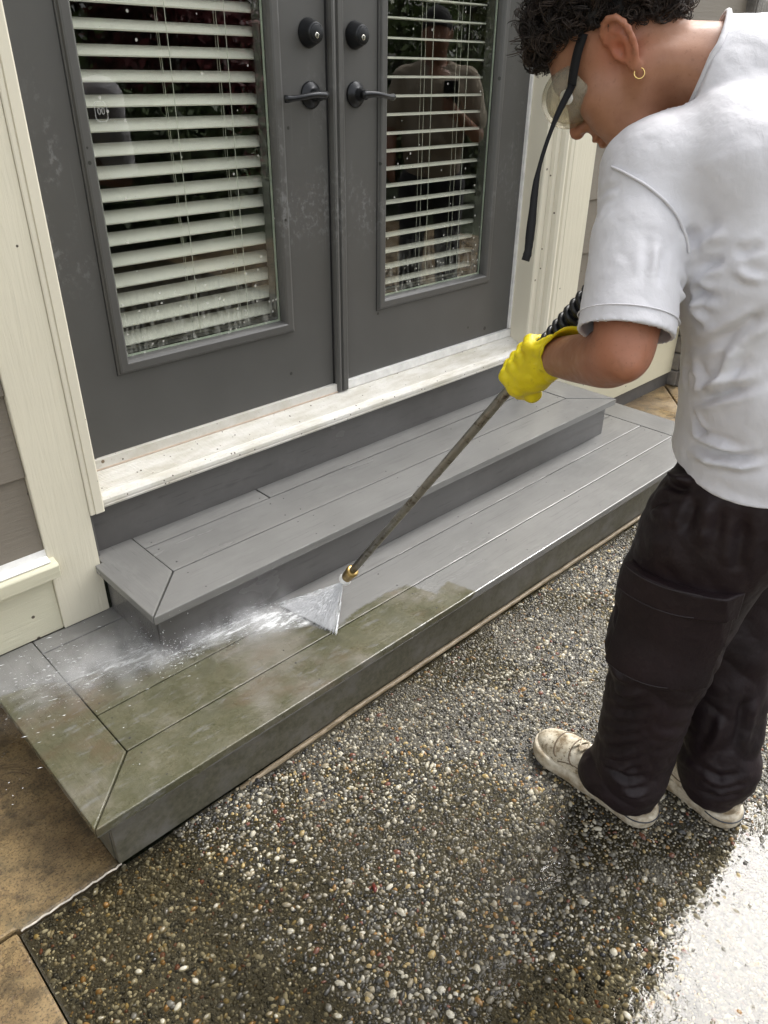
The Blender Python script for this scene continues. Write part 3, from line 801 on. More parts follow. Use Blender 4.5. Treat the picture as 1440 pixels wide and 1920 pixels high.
# ================================================================== ORGANIC SHAPES (distance fields -> surface nets)
class Field:
    def __init__(s, lo, hi, h):
        s.lo = np.array(lo, np.float32); s.h = h
        s.n = np.ceil((np.array(hi) - s.lo) / h).astype(int) + 1
        s.f = np.full(s.n, .25, np.float32)
        s.ax = [s.lo[i] + h * np.arange(s.n[i], dtype=np.float32) for i in range(3)]
    def sl(s, lo, hi, pad):
        a = np.clip(np.floor((np.array(lo) - pad - s.lo) / s.h).astype(int), 0, s.n)
        b = np.clip(np.ceil((np.array(hi) + pad - s.lo) / s.h).astype(int) + 1, 0, s.n)
        return tuple(slice(i, j) for i, j in zip(a, b))
    def ev(s, prim, pad):
        fn, lo, hi = prim
        q = s.sl(lo, hi, pad)
        if any(k.stop <= k.start for k in q): return q, None
        return q, fn(s.ax[0][q[0]][:, None, None], s.ax[1][q[1]][None, :, None], s.ax[2][q[2]][None, None, :])
    def U(s, prim, k=.01):
        q, d = s.ev(prim, .02 + k * 1.5)
        if d is None: return s
        a = s.f[q]; h = np.maximum(k - np.abs(a - d), 0) / max(k, 1e-6)
        s.f[q] = np.minimum(a, d) - h * h * k * .25
        return s
    def S(s, prim, k=.005):
        q, d = s.ev(prim, .02 + k * 1.5)
        if d is None: return s
        a = s.f[q]; d = -d; h = np.maximum(k - np.abs(a - d), 0) / max(k, 1e-6)
        s.f[q] = np.maximum(a, d) + h * h * k * .25
        return s
    def cut(s, p, n, k=.004):
        """remove the side the normal n points to"""
        n = Vector(n).normalized()
        d = (s.ax[0][:, None, None] - p[0]) * n[0] + (s.ax[1][None, :, None] - p[1]) * n[1] + (s.ax[2][None, None, :] - p[2]) * n[2]
        h = np.maximum(k - np.abs(s.f - d), 0) / k
        s.f = np.maximum(s.f, d) + h * h * k * .25
        return s
    def mesh(s, smooth=2):
        f = s.f; h = s.h; S = f < 0
        nx, ny, nz = f.shape
        c = [S[i:nx - 1 + i, j:ny - 1 + j, k:nz - 1 + k] for i in (0, 1) for j in (0, 1) for k in (0, 1)]
        cnt = sum(x.astype(np.int8) for x in c)
        act = (cnt > 0) & (cnt < 8)
        I, J, K = np.nonzero(act)
        vals = {}
        for i in (0, 1):
            for j in (0, 1):
                for k in (0, 1): vals[(i, j, k)] = f[I + i, J + j, K + k]
        acc = np.zeros((len(I), 3), np.float64); num = np.zeros(len(I))
        cor = list(vals)
        for a in cor:
            for ax in range(3):
                if a[ax]: continue
                b = tuple(1 if t == ax else a[t] for t in range(3))
                va, vb = vals[a], vals[b]
                x = (va < 0) != (vb < 0)
                t = np.where(x, va / np.where(x, va - vb, 1), 0)
                P = np.array(a, float)[None].repeat(len(I), 0); P[:, ax] += t
                acc[x] += P[x]; num[x] += 1
        V = (acc / num[:, None] + np.stack([I, J, K], -1)) * h + s.lo
        im = np.full(act.shape, -1, np.int32); im[I, J, K] = np.arange(len(I))
        Q = []
        for ax in range(3):
            A = S[:-1] if ax == 0 else S[:, :-1] if ax == 1 else S[:, :, :-1]
            B = S[1:] if ax == 0 else S[:, 1:] if ax == 1 else S[:, :, 1:]
            o = [t for t in range(3) if t != ax]
            X = np.array(np.nonzero(A != B))
            ok = (X[o[0]] > 0) & (X[o[1]] > 0) & (X[o[0]] < f.shape[o[0]] - 1) & (X[o[1]] < f.shape[o[1]] - 1)
            X = X[:, ok]; inside = A[tuple(X)]
            def cell(da, db):
                Y = X.copy(); Y[o[0]] -= da; Y[o[1]] -= db; return im[tuple(Y)]
            q = np.stack([cell(0, 0), cell(1, 0), cell(1, 1), cell(0, 1)], -1)
            flip = inside if ax != 1 else ~inside
            q[~flip] = q[~flip][:, ::-1]
            Q.append(q)
        Q = np.concatenate(Q); Q = Q[(Q >= 0).all(1)]
        E = np.concatenate([Q[:, [0, 1]], Q[:, [1, 2]], Q[:, [2, 3]], Q[:, [3, 0]]])
        for _ in range(smooth):
            for w in (.55, -.57):
                s2 = np.zeros_like(V); n2 = np.bincount(E[:, 0], minlength=len(V)) + np.bincount(E[:, 1], minlength=len(V))
                for d in range(3):
                    s2[:, d] = np.bincount(E[:, 0], V[E[:, 1], d], len(V)) + np.bincount(E[:, 1], V[E[:, 0], d], len(V))
                V = V + w * (s2 / np.maximum(n2, 1)[:, None] - V)
        return V, Q[:, ::-1]
    def sample(s, P):
        """trilinear value of the field at points P"""
        g = (np.asarray(P) - s.lo) / s.h; i = np.clip(np.floor(g).astype(int), 0, s.n - 2); t = g - i
        r = 0
        for a in (0, 1):
            for b in (0, 1):
                for c in (0, 1):
                    w = (t[:, 0] if a else 1 - t[:, 0]) * (t[:, 1] if b else 1 - t[:, 1]) * (t[:, 2] if c else 1 - t[:, 2])
                    r = r + w * s.f[i[:, 0] + a, i[:, 1] + b, i[:, 2] + c]
        return r

def cone(a, b, ra, rb=None, W=None, sa=1.0, sb=None):
    """round cone a->b; with W the cross-section is stretched by sa..sb along W"""
    a = np.array(a, np.float32); b = np.array(b, np.float32); rb = ra if rb is None else rb; sb = sa if sb is None else sb
    ab = b - a; L2 = float(ab @ ab) + 1e-12
    if W is not None:
        W = np.array(W, np.float32); W = W - ab * (W @ ab) / L2; W = W / np.linalg.norm(W)
    def fn(x, y, z):
        dx, dy, dz = x - a[0], y - a[1], z - a[2]
        t = np.clip((dx * ab[0] + dy * ab[1] + dz * ab[2]) / L2, 0, 1)
        vx, vy, vz = dx - t * ab[0], dy - t * ab[1], dz - t * ab[2]
        r2 = vx * vx + vy * vy + vz * vz
        if W is not None:
            w = vx * W[0] + vy * W[1] + vz * W[2]
            st = sa + (sb - sa) * t
            r2 = r2 - w * w * (1 - 1 / (st * st))
        return np.sqrt(np.maximum(r2, 0)) - (ra + (rb - ra) * t)
    m = max(ra, rb) * max(1.0, sa, sb)
    return fn, np.minimum(a, b) - m, np.maximum(a, b) + m

def ell(c, r, R=None):
    c = np.array(c, np.float32); r = np.array([r] * 3 if not hasattr(r, '__len__') else r, np.float32)
    R = np.eye(3) if R is None else np.array(R)          # columns = axes
    def fn(x, y, z):
        dx, dy, dz = x - c[0], y - c[1], z - c[2]
        k0 = 0; k1 = 0
        for i in range(3):
            q = dx * R[0, i] + dy * R[1, i] + dz * R[2, i]
            k0 = k0 + (q / r[i]) ** 2; k1 = k1 + (q / r[i] ** 2) ** 2
        k0 = np.sqrt(k0); k1 = np.sqrt(k1)
        return k0 * (k0 - 1) / np.maximum(k1, 1e-6)
    m = float(r.max())
    return fn, c - m, c + m

def chain(F, pts, rs, k=.01, W=None, ss=None):
    for i in range(len(pts) - 1):
        F.U(cone(pts[i], pts[i + 1], rs[i], rs[i + 1], W, ss[i] if ss else 1, ss[i + 1] if ss else 1), k)

def vnoise(V, scale, amp, off=0.0):
    return np.array([mnoise.noise(Vector(v) * scale + Vector((off, off, off))) for v in V]) * amp

def vnormals(V, Q):
    n = np.cross(V[Q[:, 2]] - V[Q[:, 0]], V[Q[:, 3]] - V[Q[:, 1]])
    N = np.zeros_like(V)
    for k in range(4):
        for d in range(3): N[:, d] += np.bincount(Q[:, k], n[:, d], len(V))
    return N / np.maximum(np.linalg.norm(N, axis=1), 1e-9)[:, None]

def nrm(v): v = np.array(v, float); return v / np.linalg.norm(v)

# ------------------------------------------------------------------ materials for the people
def skin_mat(name, base, dark):
    s = M(name)
    c = s.ramp(s.noise(14, 5, .6), [(.3, dark), (.7, base)])
    c = s.mix(s.attr('flush'), c, tuple(min(1, k * f) for k, f in zip(base, (1.15, .72, .66))))
    c = s.mix(s.math('MULTIPLY', s.smooth(s.noise(45, 4, .65), .52, .72), .5), c, dark)
    c = s.mix(s.math('MULTIPLY', s.smooth(s.noise(150, 3, .6), .60, .70), .45), c, tuple(k * .8 for k in dark))
    s.set(base=c, rough=s.ramp(s.noise(60, 4), [(.35, .40), (.65, .58)]), sss=.06)
    s.b.inputs['Subsurface Radius'].default_value = (.012, .004, .002); s.b.inputs['Subsurface Scale'].default_value = .6
    s.bump(s.noise(90, 4, .6), .12, .002)
    return s.bump(s.noise(600, 3), .25, .0007).m
def cloth(name, base, dark, weave=900, rough=.85, bump=.18, wr=.0, sheen=.15):
    s = M(name)
    c = s.ramp(s.noise(6, 5, .6), [(.3, dark), (.7, base)])
    s.set(base=c, rough=rough, sheen=sheen, spec=.35)
    s.bump(s.noise(26, 4, .55), wr, .012)
    return s.bump(s.noise(weave, 2), bump, .0006).m
M_skin = skin_mat('warm_brown_skin', (.385, .190, .112), (.275, .122, .066))
def _shirt():
    s = M('white_cotton_jersey')
    c = s.ramp(s.noise(9, 5, .6), [(.3, (.60, .59, .615)), (.7, (.67, .665, .69))])
    c = specks(s, (.10, .09, .09), c, 90, .006)
    s.set(base=c, rough=.9, sheen=.2)
    s.bump(s.noise(24, 3, .5), .25, .010); s.bump(s.noise(70, 4, .6, s.map((1, 1, .6)), .5), .30, .003); s.bump(s.noise(900, 2), .2, .0006)
    return s.m
M_shirt = _shirt()
M_pants = cloth('black_aubergine_twill', (.0165, .0078, .0098), (.0080, .0042, .0054), 1100, .58, .22, .30, 0.0)
M_thread = simple('dark_thread', (.035, .028, .03), .8).m
M_hair = None
def _hair():
    s = M('dark_brown_hair')
    c = s.ramp(s.attr('tone'), [(.0, (.008, .006, .005)), (.4, (.022, .015, .012)), (.75, (.058, .040, .030)), (1, (.13, .095, .072))])
    return s.set(base=c, rough=.55, spec=.35).m
M_hair = _hair()
def _glove():
    s = M('yellow_rubber_glove')
    c = s.ramp(s.noise(18, 4), [(.3, (.66, .52, .006)), (.7, (.80, .66, .012))])
    c = s.mix(s.math('MULTIPLY', s.smooth(s.noise(60, 5, .7), .58, .72), .5), c, (.42, .31, .01))
    return s.set(base=c, rough=.48, sss=.05).bump(s.noise(45, 4, .6, dist=.7), .25, .006).m
M_glove = _glove()
def _shoe():
    s = M('muddy_white_leather')
    c = s.ramp(s.noise(30, 6, .7), [(.38, (.20, .15, .09)), (.5, (.50, .44, .33)), (.66, (.66, .61, .50))])
    c = s.mix(s.smooth(s.noise(140, 4, .7), .56, .68), c, (.09, .065, .035))
    return s.set(base=c, rough=.5).bump(s.noise(60, 5), .25, .003).m
M_shoe = _shoe()
M_sole = (lambda s: s.set(base=s.ramp(s.noise(40, 5, .7), [(.35, (.28, .22, .14)), (.65, (.60, .55, .44))]), rough=.5).m)(M('muddy_rubber_sole'))
M_stripe = simple('navy_sole_stripe', (.03, .035, .045), .5).m
M_gold = simple('gold', (.75, .55, .22), .2, 1.0, bump=0).m
M_strap = cloth('black_elastic_strap', (.0040, .0040, .0050), (.0028, .0028, .0034), 1500, .75, .18, 0.0, 0.0)
def _lens(name, tint, dens):
    s = M(name)
    tr = s.n.new('ShaderNodeBsdfTransparent'); tr.inputs[0].default_value = (*tint, 1)
    gl = s.n.new('ShaderNodeBsdfGlossy'); gl.inputs['Roughness'].default_value = .08
    df = s.n.new('ShaderNodeBsdfDiffuse'); df.inputs[0].default_value = (.62, .58, .47, 1)
    fr = s.n.new('ShaderNodeFresnel'); fr.inputs[0].default_value = 1.5
    geo = s.n.new('ShaderNodeNewGeometry')
    m0 = s.n.new('ShaderNodeMixShader'); s.l(s.math('ADD', s.math('MULTIPLY', s.noise(25, 4), dens * .8), dens * .5), m0.inputs[0]); s.l(tr.outputs[0], m0.inputs[1]); s.l(df.outputs[0], m0.inputs[2])
    mx = s.n.new('ShaderNodeMixShader'); s.l(s.math('MULTIPLY', fr.outputs[0], s.math('SUBTRACT', 1.0, geo.outputs['Backfacing'])), mx.inputs[0]); s.l(m0.outputs[0], mx.inputs[1]); s.l(gl.outputs[0], mx.inputs[2])
    s.l(mx.outputs[0], s.out.inputs['Surface']); return s.m
M_lens = _lens('scuffed_clear_goggle', (.84, .82, .76), .30)

# folds of the worn cloth: (height, width, path over the cloth)
FOLDS_SHIRT = [
    (0.01, 0.011, [(0.425, -1.298, 1.046), (0.373, -1.372, 1.093), (0.372, -1.402, 1.121), (0.377, -1.417, 1.135)]),
    (-0.012, 0.01, [(0.384, -1.362, 1.005), (0.379, -1.378, 1.032), (0.378, -1.384, 1.068), (0.376, -1.395, 1.087)]),
    (0.01, 0.009, [(0.408, -1.327, 0.973), (0.382, -1.365, 0.998), (0.374, -1.397, 1.019), (0.382, -1.439, 1.040)]),
    (-0.007, 0.01, [(0.403, -1.330, 0.991), (0.382, -1.368, 1.018), (0.377, -1.398, 1.036), (0.385, -1.433, 1.057)]),
    (0.009, 0.008, [(0.406, -1.334, 0.956), (0.393, -1.355, 0.943), (0.386, -1.371, 0.933)]),
    (-0.01, 0.008, [(0.413, -1.329, 0.928), (0.387, -1.371, 0.929), (0.376, -1.405, 0.933), (0.376, -1.434, 0.933)]),
    (-0.009, 0.008, [(0.400, -1.345, 0.896), (0.377, -1.390, 0.901), (0.373, -1.438, 0.912), (0.386, -1.468, 0.924)]),
    (0.007, 0.008, [(0.396, -1.351, 0.912), (0.377, -1.394, 0.917), (0.375, -1.435, 0.923), (0.385, -1.464, 0.939)]),
    (0.0033, 0.0075, [(0.358, -1.145, 1.250), (0.340, -1.166, 1.270), (0.334, -1.186, 1.279)]),
    (-0.0022, 0.0075, [(0.333, -1.174, 1.260), (0.329, -1.197, 1.270)]),
    (0.00275, 0.0075, [(0.313, -1.180, 1.221), (0.317, -1.188, 1.242), (0.319, -1.205, 1.256)]),
    (0.00275, 0.0075, [(0.283, -1.210, 1.177), (0.288, -1.215, 1.196), (0.295, -1.223, 1.214)]),
    (0.00275, 0.0075, [(0.265, -1.234, 1.157), (0.273, -1.242, 1.177), (0.284, -1.250, 1.195)]),
    (-0.0022, 0.00875, [(0.255, -1.244, 1.143), (0.266, -1.254, 1.165), (0.280, -1.262, 1.186)]),
    (0.00275, 0.00875, [(0.308, -1.259, 1.225), (0.294, -1.270, 1.200), (0.275, -1.283, 1.169)]),
    (0.0033, 0.00875, [(0.316, -1.280, 1.212), (0.299, -1.290, 1.188), (0.280, -1.299, 1.160)]),
    (-0.00275, 0.00875, [(0.311, -1.269, 1.219), (0.292, -1.283, 1.188), (0.273, -1.295, 1.157)]),
    (-0.01, 0.011, [(0.363, -1.301, 1.197), (0.373, -1.318, 1.216), (0.372, -1.342, 1.235)]),
    (0.01, 0.009, [(0.369, -1.305, 1.177), (0.369, -1.327, 1.188), (0.365, -1.348, 1.199)]),
    (0.009, 0.009, [(0.330, -1.311, 1.168), (0.376, -1.313, 1.143), (0.363, -1.358, 1.147)]),
    (-0.008, 0.01, [(0.335, -1.316, 1.155), (0.385, -1.311, 1.118), (0.375, -1.343, 1.103)]),
    (0.007, 0.009, [(0.360, -1.290, 1.237), (0.364, -1.298, 1.220), (0.367, -1.302, 1.202)]),
    (-0.006, 0.008, [(0.364, -1.362, 1.190), (0.365, -1.383, 1.180), (0.372, -1.407, 1.179)]),
    (0.006, 0.009, [(0.367, -1.352, 1.210), (0.369, -1.373, 1.212), (0.379, -1.392, 1.224)]),
    (0.006, 0.01, [(0.338, -1.322, 1.083), (0.430, -1.298, 1.015), (0.419, -1.313, 0.986)]),
    (-0.006, 0.01, [(0.408, -1.318, 1.034), (0.397, -1.336, 1.016), (0.396, -1.340, 0.995)])]
FOLDS_TROUSERS = [
    (0.01, 0.012, [(0.390, -1.304, 0.783), (0.381, -1.341, 0.816)]),
    (-0.012, 0.012, [(0.424, -1.309, 0.838), (0.392, -1.339, 0.847), (0.377, -1.366, 0.858)]),
    (0.009, 0.008, [(0.406, -1.318, 0.830), (0.383, -1.348, 0.838), (0.374, -1.372, 0.849)]),
    (0.009, 0.01, [(0.396, -1.279, 0.559), (0.374, -1.306, 0.538), (0.362, -1.331, 0.523)]),
    (-0.009, 0.01, [(0.368, -1.322, 0.564), (0.364, -1.343, 0.547), (0.362, -1.363, 0.536)]),
    (0.008, 0.01, [(0.363, -1.369, 0.564), (0.364, -1.388, 0.559), (0.367, -1.405, 0.577)]),
    (-0.008, 0.01, [(0.360, -1.357, 0.523), (0.362, -1.382, 0.519), (0.372, -1.412, 0.530)]),
    (-0.01, 0.012, [(0.381, -1.450, 0.674), (0.391, -1.454, 0.614), (0.398, -1.445, 0.528), (0.395, -1.439, 0.458)]),
    (0.009, 0.011, [(0.387, -1.446, 0.601), (0.391, -1.439, 0.536), (0.387, -1.433, 0.459)]),
    (0.01, 0.012, [(0.368, -1.309, 0.455), (0.362, -1.333, 0.441), (0.355, -1.371, 0.464)]),
    (-0.01, 0.012, [(0.384, -1.311, 0.379), (0.365, -1.349, 0.403), (0.365, -1.387, 0.435)]),
    (0.01, 0.012, [(0.383, -1.311, 0.330), (0.371, -1.360, 0.359), (0.375, -1.403, 0.407)]),
    (-0.008, 0.011, [(0.390, -1.305, 0.269), (0.374, -1.356, 0.307), (0.379, -1.396, 0.351)]),
    (0.009, 0.012, [(0.403, -1.297, 0.200), (0.376, -1.354, 0.249), (0.382, -1.394, 0.298)]),
    (0.008, 0.01, [(0.378, -1.340, 0.182), (0.383, -1.381, 0.178), (0.406, -1.412, 0.197)]),
    (-0.008, 0.009, [(0.386, -1.317, 0.181), (0.380, -1.366, 0.203), (0.392, -1.404, 0.247)]),
    (-0.007, 0.009, [(0.376, -1.373, 0.148), (0.388, -1.403, 0.145), (0.415, -1.421, 0.157)]),
    (0.008, 0.012, [(0.367, -1.382, 0.841), (0.361, -1.384, 0.806), (0.356, -1.382, 0.767)]),
    (-0.007, 0.012, [(0.362, -1.408, 0.854), (0.362, -1.414, 0.808), (0.359, -1.413, 0.760)]),
    (0.008, 0.014, [(0.371, -1.464, 0.846), (0.379, -1.467, 0.786), (0.386, -1.471, 0.724)]),
    (0.01, 0.014, [(0.576, -1.496, 0.366), (0.574, -1.505, 0.288), (0.561, -1.508, 0.209)]),
    (-0.009, 0.012, [(0.554, -1.473, 0.322), (0.548, -1.476, 0.254), (0.543, -1.465, 0.188)]),
    (0.009, 0.012, [(0.544, -1.471, 0.161), (0.548, -1.505, 0.153), (0.576, -1.534, 0.172)]),
    (-0.008, 0.011, [(0.542, -1.471, 0.113), (0.549, -1.514, 0.115), (0.585, -1.549, 0.138)])]
SEAM = [(0.346, -1.167, 1.300), (0.339, -1.188, 1.296), (0.336, -1.210, 1.289), (0.336, -1.230, 1.281), (0.338, -1.246, 1.271), (0.341, -1.263, 1.259), (0.345, -1.277, 1.246), (0.349, -1.287, 1.231), (0.354, -1.295, 1.216), (0.358, -1.299, 1.200)]

# ================================================================== THE WORKER
Zv = np.array([0, 0, 1.0])
fB = nrm((-.35, .937, 0)); Lb = np.array([-fB[1], fB[0], 0])           # body: forward, left
person = tag(empty('person', (.54, -1.39, 0)), 'young person in white T-shirt, black cargo trousers and yellow gloves bending over a washer lance', 'person')
SH_L = np.array([.418, -1.190, 1.285]); EL_L = np.array([0.2690, -1.2720, 1.0690]); WR_L = np.array([0.3940, -1.0760, 0.9870])
SH_R = np.array([.712, -1.110, 1.315]); EL_R = np.array([.745, -1.125, 1.060]); WR_R = np.array([.535, -1.155, 1.125])
LN0 = np.array([.370, -.540, .250])                                    # lance: nozzle end
LN1 = np.array([.411, -1.000, .925])                                   # lance: where the left hand grips
LD = nrm(LN0 - LN1)                                                    # towards the nozzle
T = [np.array(p) for p in ((.555, -1.395, .84), (.560, -1.385, .98), (.552, -1.335, 1.15), (.548, -1.265, 1.29), (.552, -1.220, 1.385))]
# ---- head frame
fH = nrm((-.38, .925, 0)); hL = np.array([-fH[1], fH[0], 0]); TH = R_(50)
hU = math.sin(TH) * fH + math.cos(TH) * Zv; hF = math.cos(TH) * fH - math.sin(TH) * Zv
HC = np.array([.397, -1.114, 1.441]) - hL * .079
HR = np.stack([hL, hF, hU], 1)
def H(l, f, u): return HC + hL * l + hF * f + hU * u
def hell(c, r): return ell(H(*c), r, HR)
NB = np.array([.540, -1.210, 1.420])

def head(Fd):
    Fd.U(hell((0, -.008, .045), (.074, .096, .086)), .01)
    Fd.U(hell((0, .034, -.015), (.061, .060, .092)), .03)
    for s in (1, -1):
        Fd.U(cone(H(.054 * s, -.004, -.05), H(.022 * s, .074, -.098), .019, .017), .028)
        Fd.U(hell((.043 * s, .058, -.022), (.024, .026, .022)), .03)
        Fd.U(hell((.030 * s, .062, -.062), (.025, .026, .030)), .03)
    Fd.U(hell((0, .086, -.098), (.020, .016, .015)), .02)
    Fd.U(hell((0, .080, .036), (.052, .018, .014)), .02)
    for s in (1, -1): Fd.S(hell((.033 * s, .100, .016), (.020, .016, .013)), .012)
    for s in (1, -1): Fd.U(hell((.033 * s, .080, .016), (.0125, .0125, .0125)), .003)
    Fd.U(cone(H(0, .088, .020), H(0, .114, -.024), .0075, .0110), .014)
    Fd.U(hell((0, .117, -.028), (.0120, .0105, .0100)), .008)
    for s in (1, -1):
        Fd.U(hell((.0125 * s, .104, -.030), (.0080, .0110, .0075)), .006)
        Fd.S(hell((.0065 * s, .108, -.038), (.0035, .005, .004)), .003)
    Fd.U(hell((0, .094, -.045), (.018, .010, .012)), .012)
    Fd.U(hell((0, .1015, -.057), (.022, .0085, .0060)), .005)
    Fd.U(hell((0, .0990, -.070), (.020, .0085, .0075)), .005)
    Fd.S(cone(H(-.022, .106, -.0632), H(.022, .106, -.0632), .0022), .003)
    # neck
    Fd.U(cone(H(0, -.026, -.050), NB, .056, .062), .03)
    Fd.U(cone(H(.05, -.02, -.035), NB + Lb * .04, .020, .022), .02)
    for s in (1, -1):
        nE = nrm(hL * s * .88 + hF * .30); eU = nrm(hU - hF * .16); eU = nrm(eU - nE * (eU @ nE)); eF = np.cross(eU, nE) * (1 if np.cross(eU, nE) @ hF > 0 else -1)
        EC = H(.0735 * s, -.014, .002)
        Pt = lambda f, u, o: EC + eF * f + eU * u + nE * o
        RE = np.stack([nE, eF, eU], 1)
        Fd.U(ell(Pt(-.004, .002, .008), (.0055, .0200, .0330), RE), .004)
        Fd.U(ell(Pt(.004, -.004, .001), (.010, .013, .022), RE), .006)
        ring = [(.013, .006, .004), (.015, .016, .007), (.012, .027, .010), (.003, .035, .0125), (-.008, .036, .0145), (-.018, .030, .0165), (-.0235, .019, .018), (-.0245, .007, .0175), (-.022, -.006, .016), (-.016, -.018, .013), (-.009, -.027, .010)]
        chain(Fd, [Pt(*p) for p in ring], [.0036, .0040, .0044, .0047, .0048, .0048, .0046, .0043, .0040, .0038, .0036], .003)
        Fd.U(ell(Pt(-.001, -.033, .0065), (.0050, .0095, .0105), RE), .005)
        Fd.S(ell(Pt(.003, -.006, .0150), (.0090, .0088, .0125), RE), .003)
        Fd.S(ell(Pt(-.008, .020, .0165), (.0055, .0085, .0085), RE), .004)
        chain(Fd, [Pt(-.002, .022, .012), Pt(-.011, .010, .0135), Pt(-.0115, -.004, .013), Pt(-.004, -.017, .012)], [.0026, .0030, .0032, .0030], .003)
        Fd.U(ell(Pt(.0125, -.005, .0075), (.0050, .0048, .0065), RE), .004)
    return Fd
def Ear(f, u, o):
    nE = nrm(hL * .88 + hF * .30); eU = nrm(hU - hF * .16); eU = nrm(eU - nE * (eU @ nE)); eF = np.cross(eU, nE); eF = eF * (1 if eF @ hF > 0 else -1)
    return H(.0735, -.014, .002) + eF * f + eU * u + nE * o

def spline(P, n):
    P = [np.array(p, float) for p in P]; P = [2 * P[0] - P[1]] + P + [2 * P[-1] - P[-2]]; out = []
    for i in range(1, len(P) - 2):
        for k in range(n):
            t = k / n; a, b, c, d = P[i - 1:i + 3]
            out.append(.5 * ((2 * b) + (-a + c) * t + (2 * a - 5 * b + 4 * c - d) * t * t + (-a + 3 * b - 3 * c + d) * t ** 3))
    out.append(P[-2]); return out
body = Field((.20, -1.60, .80), (.92, -.90, 1.62), .0036)
head(body)
chain(body, T, [.105, .10, .10, .095, .05], .03, Lb, [1.4, 1.4, 1.45, 1.55, 1.7])
body.U(cone(SH_L, SH_R, .055), .04)
for sh, e, w, m1, m2 in ((SH_L, EL_L, WR_L, np.array([0.3110, -1.2200, 1.0380]), np.array([0.3560, -1.1490, 1.0100])), (SH_R, EL_R, WR_R, EL_R + (WR_R - EL_R) * .30, EL_R + (WR_R - EL_R) * .62)):
    st = [(sh, .053), (sh + (e - sh) * .45, .0475), (sh + (e - sh) * .78, .0435), (e + (sh - e) * .02, .0365), (e + (m1 - e) * .45, .0385), (m1, .0390), (m2, .0345), (w, .0280)]
    sp_ = spline([np.append(p, r) for p, r in st], 6)
    chain(body, [q_[:3] for q_ in sp_], [q_[3] for q_ in sp_], .012)
    body.U(cone(e, e + nrm(e - (sh + w) / 2) * .034, .020, .0110), .035)          # point of the elbow
    body.U(cone(w, w + nrm(w - e) * .02, .026, .022), .01)
V, Q = body.mesh(2)
bd = npmesh('body', V, Q, M_skin, person)
earp = Ear(0, 0, .01)
fl = np.exp(-(np.linalg.norm(V - earp, axis=1) / .035) ** 2) * .9 + .5 * np.exp(-(np.linalg.norm(V - EL_L, axis=1) / .07) ** 2) + .4 * np.exp(-(np.linalg.norm(V - H(0, .115, -.03), axis=1) / .02) ** 2) + .6 * np.exp(-(np.linalg.norm(V - H(0, .105, -.063), axis=1) / .016) ** 2)
fattr(bd.data, 'flush', np.clip(fl, 0, 1))
# ---- earring
bm = bmesh.new(); c = Ear(-.001, -.047, .008); ax1 = nrm(hU); ax2 = nrm(hF * .8 + hL * .4)
tube(bm, [c + (ax1 * math.cos(a) + ax2 * math.sin(a)) * .0072 for a in np.linspace(.25, 6.0, 26)], .0010, 6)
obj('hoop_earring', bm, M_gold, person, True)

# ---- hair: a close cap under some thousands of loose curls
cap = Field(H(0, 0, .05) - .17, H(0, 0, .05) + .17, .0042)
cap.U(hell((0, -.010, .050), (.082, .105, .094)), .01)
cap.cut(H(0, .062, .062), hF * .80 - hU * .62, .02)
cap.cut(H(0, -.010, .034), -hU * .82 + hF * .58, .02)
cap.cut(H(0, -.07, -.035), -hU, .02)
Vc, Qc = cap.mesh(1)
NC = 1700
r3 = np.random.default_rng(21)
D = r3.normal(size=(NC * 4, 3)); D /= np.linalg.norm(D, axis=1)[:, None]
c0 = np.array((0, -.010, .048)); rr = np.array((.076, .098, .088))
P = c0 + D * rr
f, u = P[:, 1], P[:, 2]
line = np.where(f > 0, .050 + .32 * f, .050 + 1.02 * f)
ok = (u > line) & (f < .082)
P, D = P[ok][:NC], D[ok][:NC]
NC = len(P)
nl = D / rr; nl /= np.linalg.norm(nl, axis=1)[:, None]
f, u = P[:, 1], P[:, 2]
thick = np.clip(.010 + .30 * (u - np.where(f > 0, .050 + .32 * f, .050 + 1.02 * f)), .006, .040) + .007 * np.clip(f / .08, 0, 1)
lift = thick * (r3.random(NC) ** .55) * np.where(r3.random(NC) < .07, 1.35, 1.0)
ctr = P + nl * lift[:, None]
ctr[:, 1] += .003 * np.clip(f / .08, 0, 1)
ax = r3.normal(size=(NC, 3)); ax -= nl * (ax * nl).sum(1)[:, None] * .6; ax /= np.linalg.norm(ax, axis=1)[:, None]
e1 = np.cross(ax, r3.normal(size=(NC, 3))); e1 /= np.linalg.norm(e1, axis=1)[:, None]; e2 = np.cross(ax, e1)
SEG = 12
REP = 4
idx3 = np.repeat(np.arange(NC), REP)
P, nl, ctr, ax, e1, e2, thick, f, u = (q_[idx3] for q_ in (P, nl, ctr, ax, e1, e2, thick, f, u))
NC = len(P)
ctr = ctr + r3.normal(size=ctr.shape) * .0019
t = np.linspace(0, 1, SEG)
rnd_ = lambda: np.repeat(r3.random(NC // REP), REP)
rc = (.0055 + .0110 * rnd_()) * (1 + .12 * r3.normal(size=NC)) * np.clip(thick / .022, .35, 1.15)
turns = 0.55 + .95 * rnd_(); pitch = .016 * (rnd_() * 2 - 1) * np.clip(thick / .02, .4, 1)
ph = rnd_() * 6.28 + r3.normal(size=NC) * .18
A = ph[:, None] + turns[:, None] * 6.283 * t[None]
rad_t = rc[:, None] * (1 - .35 * t[None])
path = ctr[:, None] + e1[:, None] * (np.cos(A) * rad_t)[..., None] + e2[:, None] * (np.sin(A) * rad_t)[..., None] + ax[:, None] * (pitch[:, None] * (t[None] - .5) * 2)[..., None]
